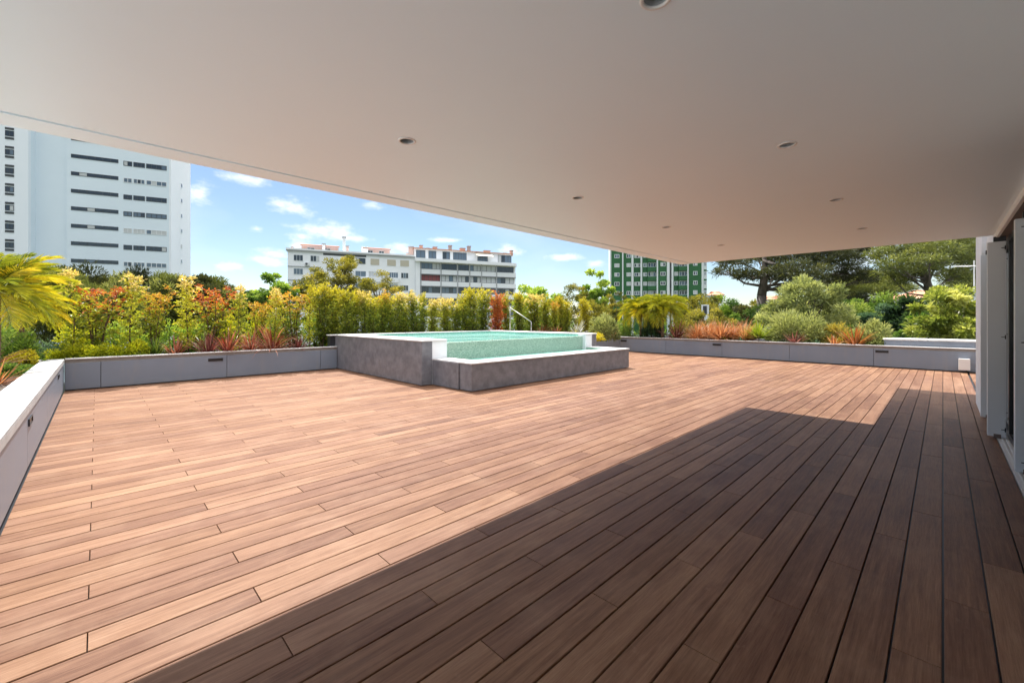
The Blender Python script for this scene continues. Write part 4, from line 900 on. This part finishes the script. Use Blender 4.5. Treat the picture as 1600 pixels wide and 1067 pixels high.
tree('leafy_tree', 'dark brown green thicket tree right of the tall soft grey green tree', 1338, 30, 440, 560, 52, 'darkpine', 125, ncl=60, n=12000, L=.22, W_=.06, limbs=30)
tree('leafy_tree', 'dark blue green bush tree behind the left part of the raised ledge', 1422, 22, 463, 560, 42, 'darkgreen', 126, ncl=60, n=16000, L=.24, W_=.10)
tree('leafy_tree', 'small mid green shrubby tree low behind the raised ledge', 1412, 19.5, 505, 575, 26, 'green', 127, n=5000, L=.13, W_=.06)
tree('leafy_tree', 'grey green shrub tree between the golden feathery bush and the dark blue green one', 1372, 23, 470, 570, 42, 'bluegreen', 128, ncl=56, n=15000, L=.24, W_=.07)
tree('leafy_tree', 'olive shrub tree in front of the orange roofed house', 1362, 27, 460, 560, 66, 'green', 129, ncl=70, n=18000, L=.26, W_=.09)
tree('leafy_tree', 'dense dark green thicket under the crown of the big dark pine', 1300, 34, 448, 560, 60, 'darkpine', 131, ncl=70, n=15000, L=.26, W_=.10)
tree('leafy_tree', 'dense dark green thicket between the dry looking tree and the soft trees', 1185, 31, 472, 560, 40, 'green', 132, ncl=50, n=9000, L=.22, W_=.09)
tree('leafy_tree', 'dark green tree behind the right half of the big dark pine', 1335, 58, 440, 540, 46, 'darkpine', 134, ncl=80, n=15000, L=.5, W_=.16)
tree('leafy_tree', 'far olive tree between the green tower and the big dark pine', 1150, 50, 456, 560, 50, 'olive', 136, ncl=60, n=13000, L=.3, W_=.12, core=.2)
tree('leafy_tree', 'low bright shrub tree in front of the orange roofed house, left of the lime bush', 1446, 20, 484, 570, 26, 'bright', 135, n=6000, L=.16, W_=.07)
tree('laurel_bush', 'big bright lime green leafy bush by the white wall at the right', 1492, 15.6, 452, 560, 52, 'biglime', 130, ncl=70, n=13000, L=.19, W_=.08, clr=.17, ground=-10, core=.5)

def pine(label, px, t, zbase_px, crown, seed, m, trunk_r, lean_px=0, top=None, n=26000, L=.34, W_=.03, tuft=.42):
    """big umbrella pine: crown given as flat pads (photo x, photo y, half width px, half height px, depth shift)"""
    g = np.random.default_rng(seed); x0, y0 = at(px, t); root = thing('pine_tree', label, 'tree', (x0, y0, -10), group='big pines at the right')
    P = []; D = []; T = []; s = MB()
    def W3(ppx, ppy, dt): xx, yy = at(ppx, t+dt); return Vector((xx-x0, yy-y0, zat(ppy, t+dt)+10))
    fork = W3(px+lean_px, zbase_px, 0)
    s.tube([(0, 0, 0), fork*.5+Vector((.2, .1, 0)), fork], [trunk_r*1.4, trunk_r*1.15, trunk_r], 9)
    tp = W3(px+lean_px*2+(top[0] if top else 0), top[1] if top else zbase_px-40, 0); s.tube([fork, fork.lerp(tp, .5)+Vector((.15, -.1, 0)), tp], [trunk_r, trunk_r*.75, trunk_r*.3], 8)
    area = np.array([c[2]*c[3] for c in crown], float); area /= area.sum()
    for (cx, cy, hw, hh, dt), ar in zip(crown, area):
        c = W3(cx, cy, dt); a = hw*t/F; b = hh*t/F; nt = max(6, int(n*ar/26))
        o = unit(g.normal(size=(nt, 3)))*g.uniform(.15, 1, (nt, 1))**.45
        right = np.array([RT[0], RT[1], 0]); fw = np.array([FW[0], FW[1], 0])
        cc = np.array(c)+o[:, :1]*right*a+o[:, 1:2]*fw*a*.9+o[:, 2:3]*np.array([0, 0, b])
        st_ = fork.lerp(tp, g.uniform(0, .8)); mid = st_.lerp(c, .5)+Vector(g.normal(size=3)*.25)+Vector((0, 0, -.08*(c-st_).length)); r0 = trunk_r*g.uniform(.26, .42)
        s.tube([st_, mid, c], [r0, r0*.65, r0*.3], 6)
        for j in g.permutation(nt)[:min(nt, 9)]:
            s.tube([mid.lerp(c, g.uniform(.4, 1)), Vector(cc[j])], [r0*.28, .012], 4, caps=False)
        for q_ in cc:
            k = 26; v = unit(g.normal(size=(k, 3))*np.array([1, 1, .8])+np.array([0, 0, .55]))
            P.append(q_+v*g.uniform(0, tuft, (k, 1))*np.array([1, 1, .6])); D.append(v+g.normal(size=(k, 3))*.25)
            T.append(np.clip(g.normal(.45, .16)+.25*v[:, 2]-.05+g.normal(size=k)*.08, 0, 1))
    P = np.concatenate(P); leaves('crown', P, np.concatenate(D), L*g.uniform(.6, 1.2, len(P)), W_, np.concatenate(T), LM[m], seed=seed, parent=root, fold=.1)
    s.build('trunk', M['bark'], root, smooth=True)
pine('big dark spreading pine whose crown touches the roof edge, right of the green tower', 1190, 33, 462,
     [(1150, 408, 30, 9, -1), (1135, 424, 20, 6, 1), (1172, 430, 26, 10, 0), (1185, 400, 30, 10, 2), (1225, 398, 42, 14, 0), (1245, 425, 40, 16, -2), (1275, 392, 40, 12, 1), (1300, 408, 44, 18, 0), (1330, 396, 26, 12, 2), (1335, 428, 34, 12, 1), (1280, 440, 46, 14, 3), (1210, 432, 24, 12, 3), (1350, 385, 16, 6, 0), (1360, 432, 22, 10, 2), (1250, 372, 60, 14, 1), (1320, 366, 50, 14, 1)], 140, 'darkpine', .34, top=(4, 392), n=30000, W_=.06)
pine('lighter pine with leaning forked trunk in front of the orange roofed house', 1462, 27, 470,
     [(1372, 398, 14, 10, 0), (1395, 388, 20, 10, 1), (1400, 412, 26, 12, -1), (1425, 396, 30, 14, 1), (1440, 420, 34, 12, 0), (1455, 392, 34, 16, -1), (1452, 408, 20, 8, -2), (1485, 400, 30, 16, 1), (1490, 432, 22, 12, 1), (1408, 438, 22, 10, 1), (1385, 425, 16, 8, 1), (1480, 372, 46, 16, 1), (1430, 370, 36, 10, 1)], 141, 'pine', .24, lean_px=-6, top=(-20, 395), n=18000, L=.30, W_=.05, tuft=.36)
pine('pale green pine cut off by the white wall at the right', 1512, 38, 470,
     [(1500, 385, 20, 14, 0), (1518, 398, 22, 18, 0), (1512, 425, 26, 16, 1), (1500, 448, 24, 12, 0), (1525, 372, 30, 16, 1), (1535, 440, 30, 20, 0)], 142, 'pine', .26, n=14000, L=.38, W_=.035)
pine('flat topped olive pine low behind the tall soft tree', 1345, 40, 478,
     [(1345, 440, 40, 8, 0), (1380, 436, 30, 8, 1), (1310, 446, 26, 8, 0), (1365, 452, 40, 8, -1), (1400, 452, 24, 6, 0)], 143, 'pine', .24, n=15000, L=.42, W_=.04)

# far woods down on the plain: one mass nobody could count
g = np.random.default_rng(77); n = 46000
az = g.uniform(-2.1, 1.7, 900); tt = g.uniform(75, 420, 900); cx = np.stack([(FW[0]*np.cos(az)+RT[0]*np.sin(az))*tt, (FW[1]*np.cos(az)+RT[1]*np.sin(az))*tt, -10+g.uniform(3.0, 6.5, 900)+tt*.006], 1)
k = g.integers(0, 900, n); o = unit(g.normal(size=(n, 3)))*g.uniform(.2, 1, (n, 1))**.5; sz = (2.4+tt*.012)[k][:, None]
fwm = leaves('distant_woods', cx[k]+o*sz*np.array([1.3, 1.3, 1.0]), o+np.array([0, 0, .3]), (.9+tt*.006)[k], (.5+tt*.003)[k], np.clip(.4+.3*o[:, 2]+g.normal(size=n)*.15, 0, 1), LM['green'], seed=5)
structure(fwm, 'stuff'); fwm['label'] = 'distant green woods and gardens on the plain beyond the nearer trees'; fwm['category'] = 'woods'

# ================================================================== BUILDINGS BEYOND
M['tower'] = noisy('pale_blue_render', (.68, .77, .83), (.72, .81, .87), .12, .8)
M['tower2'] = noisy('pale_render', (.78, .83, .87), (.82, .86, .90), .12, .8)
M['block'] = noisy('off_white_render', (.80, .82, .84), (.85, .87, .88), .15, .8)
M['concrete'] = noisy('grey_concrete', (.30, .31, .32), (.38, .39, .40), .3, .8)
M['green'] = noisy('green_tile_wall', (.018, .10, .028), (.028, .135, .04), .35, .5)
M['paleg'] = noisy('white_pilaster', (.66, .70, .69), (.72, .76, .75), .3, .7)
M['rooftile'] = noisy('orange_roof_tile', (.42, .17, .09), (.60, .30, .18), 2.5, .85, stretch=(6, 1, 1), bump=.4, bscale=8)
M['pink'] = noisy('salmon_render', (.60, .40, .33), (.68, .50, .43), .5, .8)
M['winglass'] = mat('window_glass', (.03, .038, .045), .06, spec=.8)
M['winblue'] = mat('blue_window_glass', (.11, .15, .19), .06, spec=.8)
M['blind'] = mat('pale_blind', (.52, .54, .54), .5)
M['beige'] = mat('beige_shutter', (.50, .46, .36), .6)
M['redblind'] = mat('red_blind', (.22, .06, .06), .5)
M['winframe'] = mat('dark_window_frame', (.05, .055, .06), .5)
M['winwhite'] = mat('white_window_frame', (.68, .70, .71), .5)
M['awning'] = mat('cream_awning', (.72, .66, .54), .7)
br = random.Random(21)

class Facade:
    """local frame: x along the facade (to the right), y away from the viewer, z up; origin t,r in camera plan"""
    def __init__(s, name, label, cat, t, px, ang):
        s.t0 = t; s.r0 = q(px)*t; s.ca, s.sa = math.cos(math.radians(ang)), math.sin(math.radians(ang))
        dx = FW[0]*s.ca+RT[0]*s.sa; dy = FW[1]*s.ca+RT[1]*s.sa
        x, y = at(px, t); s.root = thing(name, label, cat, (x, y, -10), math.atan2(dy, dx))
    def sx(s, px, n=0.0):        # position along the facade plane (n metres behind it) of a photo column
        t0 = s.t0+n*s.sa*1.0; r0 = s.r0-n*s.ca
        Q = q(px); return (Q*t0-r0)/(s.sa-Q*s.ca)
    def t(s, px, n=0.0): return s.t0+n*s.sa+s.sx(px, n)*s.ca
    def z(s, px, py, n=0.0): return zat(py, s.t(px, n))+10
    def box(s, name, m, x0, x1, y0, y1, z0, z1, parent=None):
        return boxpart(name, m, parent or s.root, x0, x1, y0, y1, z0, z1)
    def window(s, x0, x1, z0, z1, y=0.0, panes=2, frame='winframe', glass='winglass', fw=.06, name='window', proud=.05):
        m = MB(); ya, yb = y-proud, y-.003
        m.box(x0, x1, ya, yb, z0, z0+fw); m.box(x0, x1, ya, yb, z1-fw, z1)
        xs = [x0+(x1-x0)*i/panes for i in range(panes+1)]
        for i, x in enumerate(xs):
            a = x if i == 0 else x-fw/2; b = x+fw if i == 0 else x+fw/2
            if i == panes: a, b = x-fw, x
            m.box(a, b, ya, yb, z0+fw, z1-fw)
        o = m.build(name, M[frame], s.root)
        # one pane part whose lights differ (blinds half down, open leaves)
        mats = [M[glass], M['blind'], M['winglass'], M['winblue']]; p = MB()
        for i in range(panes):
            mi = 0 if br.random() < .62 else br.choice((1, 2, 3, 0))
            a = xs[i]+(fw if i == 0 else fw/2)+.001; b = xs[i+1]-(fw if i == panes-1 else fw/2)-.001
            p.box(a, b, y-.02, y-.004, z0+fw+.001, z1-fw-.001, mi)
        p.build('pane', mats, o)
        return o

# ---- tall pale tower on the left
f = Facade('apartment_tower', 'tall pale blue apartment tower with long dark window strips at the left', 'building', 78.4, 264, 64.7)
zt = 75
xL = f.sx(104); m = MB()
m.box(xL, 0, 0, 14.0, 0, zt); m.build('wall', M['tower'], f.root)
xm = f.sx(52, .35); f.box('wall', M['tower'], xm, xL-.01, .35, 14.0, 0, zt)
xn = f.sx(44, -1.6); f.box('wall', M['tower2'], f.sx(-60, -1.6), xn, -1.6, 12.0, 0, zt)
m = MB(); m.box(xn+.01, xm-.01, -.9, 12.0, 0, zt); m.build('wall', M['tower'], f.root)
m = MB(); m.box(.004, .30, .02, 13.98, 0, zt); m.build('side_wall', M['tower2'], f.root)
z0 = f.z(148, 248)
xa_, xb_ = f.sx(111), f.sx(185)
GL = ['winglass', 'winblue', 'winglass', 'winblue', 'blind', 'winglass', 'winblue', 'winglass', 'winglass']
for k in range(-1, 8):
    zc = z0-3*k
    f.window(xa_, xb_, zc-.32, zc+.32, panes=6, glass='winglass', fw=.07)
    if k >= 0:
        for (a, b, n_) in ((193, 206.5, 2), (208.5, 226.5, 3), (228.5, 260.5, 4)):
            f.window(f.sx(a), f.sx(b), zc-.62, zc+.22, panes=n_, glass=GL[k], frame='winframe' if k in (0, 2, 3, 5) else 'winwhite', fw=.08)
z1 = f.z(15, 238, -1.6)
for k in range(-1, 7):
    zc = z1-3*k; a, b = f.sx(8, -1.6), f.sx(22, -1.6)
    f.window(a, b, zc-.45, zc+.45, y=-1.6, panes=2)
    f.box('shutter_strip', M['winframe'], a, b, -1.66, -1.603, zc+.60, zc+.95); f.box('shutter_strip', M['winframe'], a, b, -1.66, -1.603, zc-.95, zc-.60)
def side_px(px):   # distance along the side wall from the corner
    Q = q(px); d0, d1 = .904, -.427; return (Q*f.t0-f.r0)/(d1-Q*d0)
for k in range(8):
    zc = f.z(264, 274+25.5*k)-.0; yy = side_px(280.5)
    m = MB(); m.box(.305, .36, yy-.45, yy+.45, zc-.35, zc+.45); o = m.build('window', M['winwhite'], f.root)
    m = MB(); m.box(.3605, .37, yy-.38, yy+.38, zc-.28, zc+.38); m.build('pane', M['winglass' if k not in (4, 6) else 'blind'], o)
f.box('roof', M['concrete'], xL-.3, .5, -.3, 14.3, zt+.01, zt+.6)

# ---- long white apartment block in the middle
f = Facade('apartment_block', 'long white apartment block with orange rooftop rooms, chimneys and glazed balconies behind the hedge', 'building', 100.0, 650, 67)
xl, xr, x0 = f.sx(449.5), f.sx(806), f.sx(649)
zr = f.z(449.5, 390)
f.box('wall', M['block'], xl, x0, 0, 11, 0, zr)
f.box('roof_edge', M['block'], xl-.35, x0+.0, -.30, 11.2, zr+.002, zr+.35)
f.box('roof_edge', M['concrete'], xl-.30, x0-.01, -.22, -.001, zr-.30, zr)
zw = f.z(467, 403)
def W_(a, b, zc, h=.65, y=0, **k): return f.window(f.sx(a, y), f.sx(b, y), zc-h, zc+h, y=y, **k)
for fl in range(4):
    zc = zw-2.9*fl
    for a, b in ((458.7, 473.5), (485, 499)):
        W_(a, b, zc, panes=3, frame='winwhite', glass='winblue' if fl else 'winglass')
    if fl == 0:
        for a, b in ((579, 592.5), (605, 618.5), (625.5, 639)): f.box('roller_shutter', M['beige'], f.sx(a), f.sx(b), -.06, -.003, zc-.75, zc+.65)
        W_(556, 571, zc, panes=3, frame='winframe')
    else:
        W_(555, 572, zc, panes=2, frame='winwhite', glass='winblue'); W_(576, 607, zc, h=.7, panes=7, frame='winwhite', glass='blind'); W_(608, 622, zc, panes=4, frame='winwhite', glass='winblue'); W_(626.5, 638, zc, panes=3, frame='winwhite', glass='winglass')
    if fl in (1, 2):
        f.box('balcony', M['block'], f.sx(555, -1), f.sx(623, -1), -1.0, -.005, zc-1.75, zc-.78)
        f.box('ledge', M['concrete'], xl, f.sx(500), -.14, -.002, zc+1.02, zc+1.14)
for a, zc_ in ((480, zw-1.25), (620.5, zw-3.9), (577, zw-3.9), (641.5, zw-6.8)):
    X0_ = f.sx(a); o = f.box('air_conditioner', M['winwhite'], X0_-.45, X0_+.45, -.42, -.02, zc_-.32, zc_+.32); mm_ = MB()
    mm_.tube([(X0_-.12, -.425, zc_), (X0_-.12, -.445, zc_)], .24, 14); mm_.build('fan_grille', M['winframe'], o)
# flat dark strip painting a recess's shade under the eaves
f.box('shade_strip', M['winframe'], f.sx(505), f.sx(572), -.05, -.002, zr-.75, zr-.35)
# rooftop rooms with tiled roofs
for a, b, ya, yb in ((471, 529, 382.5, 395), (568, 609, 387, 399)):
    n = 2.0; X0_, X1_ = f.sx(a, n), f.sx(b, n); zT = f.z((a+b)/2, ya, n)
    f.box('rooftop_room', M['pink'], X0_, X1_, n, n+5, zr+.3, zT-.45)
    m = MB(); m.add([(X0_-.2, n-.4, zT-.45), (X1_+.2, n-.4, zT-.45), (X1_+.2, n+5.2, zT+.5), (X0_-.2, n+5.2, zT+.5), (X0_-.2, n-.4, zT-.2), (X1_+.2, n-.4, zT-.2), (X1_+.2, n+5.2, zT+.75), (X0_-.2, n+5.2, zT+.75)], [(0, 3, 2, 1), (4, 5, 6, 7), (0, 1, 5, 4), (1, 2, 6, 5), (2, 3, 7, 6), (3, 0, 4, 7)])
    m.build('tiled_roof', M['rooftile'], f.root)
    for u in (.25, .68): f.window(X0_+(X1_-X0_)*(u-.1), X0_+(X1_-X0_)*(u+.1), zT-1.5, zT-.75, y=n, panes=2, frame='winwhite')
f.box('rooftop_room', M['block'], f.sx(566, 1.6), f.sx(575, 1.6), 1.6, 4, zr+.3, f.z(570, 385.5, 1.6))
# right part with glazed balconies
zb_ = f.z(652, 413.5)                       # top glazed row centre
zP = zb_+1.35
f.box('wall', M['block'], x0+.01, xr, .25, 11, 0, zP)
f.box('end_wall', M['block'], x0+.008, f.sx(656), -.35, .248, 0, zP)
rows = [zb_-2.85*i for i in range(5)]
bays_ = [(657, 688), (690, 714), (716, 733), (734.5, 751.5), (753, 775), (776.5, 803)]
for i, zc in enumerate(rows):
    f.box('parapet', M['block'], f.sx(656)+.02, xr, -.10, .2485, zc-2.05, zc-.95)
    f.box('floor_edge', M['concrete'], f.sx(656)+.02, xr+.03, -.16, .247, zc-2.25, zc-2.06)
    for j, (a, b) in enumerate(bays_):
        gl = 'redblind' if (i == 1 and j == 0) else ('blind' if (i in (1,) or (i == 0 and j in (3, 4))) else ('winblue' if (i+j) % 3 == 0 else 'winglass'))
        f.window(f.sx(a), f.sx(b), zc-.93, zc+.58, y=.235, panes=5 if j == 0 else 4 if j in (1, 5) else 3, glass=gl, fw=.09)
for px in (655.5, 689, 715, 733.8, 752.3, 775.8): f.box('divider', M['concrete'], f.sx(px)-.1+.3*(px == 655.5), f.sx(px)+.1+.3*(px == 655.5), -.22, -.165, 0, zP-.6)
# projecting top balcony with rounded end
m = MB(); xs0, xs1 = f.sx(649, -1), f.sx(800, -1); poly = [(xs0, .2), (xs0, -1.0)]+[(xs1+1.9*math.sin(a), .6-1.6*math.cos(a)) for a in [i*math.pi/12 for i in range(13)]]
m.prism(poly, zP-.62, zP-.42); m.build('top_balcony', M['block'], f.root)
m = MB(); m.prism([(x*1.0, y) for x, y in poly], zP-.418, zP+.15); m.build('balustrade', M['block'], f.root)
# set-back penthouse
n = 1.8; zPH = f.z(700, 391.5, n)
f.box('penthouse', M['block'], f.sx(648, n), f.sx(799, n), n, 9, zP+.02, zPH)
f.box('penthouse_roof', M['rooftile'], f.sx(646, n), f.sx(801, n), n-.5, 9.3, zPH+.002, zPH+.16)
for a, b, p_ in ((650, 664.5, 2), (669.5, 681.5, 2), (691.5, 703, 2), (708, 729, 5), (746, 762, 4), (778, 799, 4)):
    f.window(f.sx(a, n), f.sx(b, n), zP+.35, zPH-.35, y=n, panes=p_, glass='winblue', fw=.1)
m = MB(); a, b = f.sx(742, n), f.sx(767, n); m.add([(a, n-.03, zPH-.25), (b, n-.03, zPH-.25), (b, n-2.2, zPH-1.15), (a, n-2.2, zPH-1.15), (a, n-.03, zPH-.31), (b, n-.03, zPH-.31), (b, n-2.2, zPH-1.21), (a, n-2.2, zPH-1.21)], [(0, 3, 2, 1), (4, 5, 6, 7), (0, 1, 5, 4), (2, 3, 7, 6), (1, 2, 6, 5), (3, 0, 4, 7)]); m.build('awning', M['awning'], f.root)
def chim(a, b, top, n, mm, cap=True, base=None):
    X0_, X1_ = f.sx(a, n), f.sx(b, n); zT = f.z((a+b)/2, top, n); zB = base if base is not None else (zr+.36 if a < 645 else zPH+.17)
    o = f.box('chimney', M[mm], X0_, X1_, n, n+1.0, zB, zT-.2)
    if cap: f.box('cap', M['concrete'], X0_-.12, X1_+.12, n-.12, n+1.12, zT-.199, zT, o)
chim(535.5, 540, 370, 1.5, 'block'); chim(541, 545, 384, 2.2, 'pink'); chim(503.5, 508, 380.5, 1.0, 'block'); chim(530.5, 550, 395.5, 1.2, 'block', False); chim(455, 457.5, 385, 3, 'pink')
chim(639, 646, 385, 2.6, 'pink'); chim(635.5, 639, 395, 2.6, 'pink'); chim(656.5, 660.5, 383, 3.5, 'pink'); chim(667, 671, 387.5, 4, 'pink'); chim(677.5, 683, 385.5, 4, 'pink'); chim(702, 706, 383.2, 4, 'concrete'); chim(720, 727, 387.5, 4.2, 'pink'); chim(731.5, 735.5, 384.3, 3.2, 'concrete'); chim(757.5, 766, 391.3, 4, 'pink'); chim(787, 791.5, 395.3, 4, 'block'); chim(798.5, 801.5, 391.0, 5, 'pink')

# ---- green tower
f = Facade('apartment_tower', 'dark green apartment tower with white vertical stripes beneath the roof corner', 'building', 138.0, 953, 101)
zt = 40
def gw(a, b, y0, z1=None, mm='green', y1=14): return f.box('wall', M[mm], f.sx(a, y0), f.sx(b, y0), y0, y1, 0, zt)
gw(955.2, 972, 0); gw(974.2, 986.5, 0); gw(990, 1001, .8); gw(1003.6, 1026, .8); gw(1028.4, 1042, 0); gw(1046.4, 1049.4, 3.0, mm='winframe'); gw(1052.4, 1074, .8); gw(1076.2, 1096.2, 0)
for a, b, y in ((953, 955.1, .05), (972.1, 974.1, -.3), (986.6, 989.9, -.3), (1001.1, 1003.5, -.3), (1026.1, 1028.3, -.3), (1042.1, 1046.3, -.3), (1049.5, 1052.3, -.3), (1074.1, 1076.1, -.3), (1096.3, 1099, -.1)):
    f.box('pilaster', M['paleg'], f.sx(a, y), f.sx(b, y), y, 13.5, 0, zt+.3)
f.box('side_wall', M['paleg'], f.sx(1099, 2)+.02, f.sx(1104.5, 2), 2.0, 13, 0, zt-.2)
zg = f.z(1000, 428.6)
for k in range(-5, 4):
    zc = zg-3*k
    for a, b, y, p_ in ((960, 967.8, 0, 2), (979, 985.6, 0, 2), (991.2, 1000.4, .8, 3), (1005, 1011, .8, 2), (1032, 1039.7, 0, 2), (1083, 1089.7, 0, 2), (1053.6, 1059.4, .8, 2)):
        f.window(f.sx(a, y), f.sx(b, y), zc-.62, zc+.62, y=y, panes=p_, frame='winwhite', glass=br.choice(['blind', 'blind', 'winblue', 'winglass']), fw=.14, proud=.08)
    for a, b in ((1012.4, 1024.8), (1061, 1073.4)):
        f.window(f.sx(a, .8), f.sx(b, .8), zc-.75, zc+.75, y=.8, panes=3, frame='winwhite', glass=br.choice(['blind', 'winblue', 'winglass']), fw=.14, proud=.1)
        f.box('balcony', M['green'], f.sx(a, -.1)-.1, f.sx(b, -.1)+.3, -.1, .79, zc-2.1, zc-.78)
    f.window(f.sx(1100, 2), f.sx(1103.8, 2), zc-.6, zc+.6, y=2.0, panes=2, frame='winwhite', glass='winblue', fw=.12)
    f.box('band', M['green'], f.sx(1100, 1.9), f.sx(1104.2, 1.9), 1.9, 1.995, zc+.8, zc+1.3)

# ---- tiled houses and the white house at the right
def house(label, px, t, wpx, eave, ridge, depth, ang, wall='block'):
    ang = math.degrees(math.atan(q(px+wpx*.3)))+90
    f = Facade('tiled_house', label, 'house', t, px, ang)
    w = f.sx(px+wpx); ze = f.z(px, eave); zr_ = f.z(px, ridge)
    f.box('wall', M[wall], 0, w, 0, depth, 0, ze)
    o = .5; m = MB()
    m.add([(-o, -o, ze), (w+o, -o, ze), (w+o, depth+o, ze), (-o, depth+o, ze), (depth*.35, depth/2, zr_), (w-depth*.35, depth/2, zr_)], [(0, 3, 2, 1), (0, 1, 5, 4), (1, 2, 5), (2, 3, 4, 5), (3, 0, 4)]); m.build('roof', M['rooftile'], f.root)
    for u in (.2, .5, .8): f.window(w*u-.7, w*u+.7, ze-2.2, ze-.9, panes=2, frame='winwhite')
house('white house with an orange tiled roof seen under the lighter pine', 1384, 52, 105, 468, 452, 9, 90)
house('house with pinkish orange roof far behind, right of the green tower', 1104, 150, 26, 461, 454.5, 11, 90)
house('small orange roofed house behind the big dark pine trunk', 1192, 95, 20, 468, 461, 9, 90)
f = Facade('white_house', 'bright white flat roofed house partly hidden by the white wall at the right', 'house', 21.0, 1519, 137)
zz = f.z(1519, 459)
f.box('wall', M['white'], 0, 5, 0, 6, 0, zz); f.box('roof', M['concrete'], -.12, 5.1, -.12, 6.1, zz+.002, zz+.12)
ax, ay = at(1522.0, 21.6)
an = thing('tv_antenna', 'thin pale television antenna on the white house roof at the right', 'antenna', (ax, ay, zz-9.88))
h = zat(407, 21.6)-(zz-9.88)
m = MB(); m.tube([(0, 0, 0), (0, 0, h)], .03, 6); m.build('mast', M['plastic'], an)
hz = zat(416, 21.6)-(zz-9.88); m = MB()
dv = Vector((RT[0], RT[1], 0))
m.tube([-dv*1.0+Vector((0, 0, hz)), dv*.1+Vector((0, 0, hz))], .016, 6)
for i in range(6): 
    c = -dv*(.05+.17*i)+Vector((0, 0, hz)); fv = Vector((FW[0], FW[1], 0)); m.tube([c-fv*.3, c+fv*.3], .005, 4)
m.build('boom', M['plastic'], an)
f = Facade('garden_shed', 'small white and grey outbuilding glimpsed through the trees below the green tower', 'shed', 37.0, 1096, 115)
f.box('wall', M['block'], 0, .6, 0, 1.2, 0, f.z(1096, 476)); 
f.box('door', M['winframe'], .12, .43, -.03, -.002, f.z(1096, 492), f.z(1096, 478))
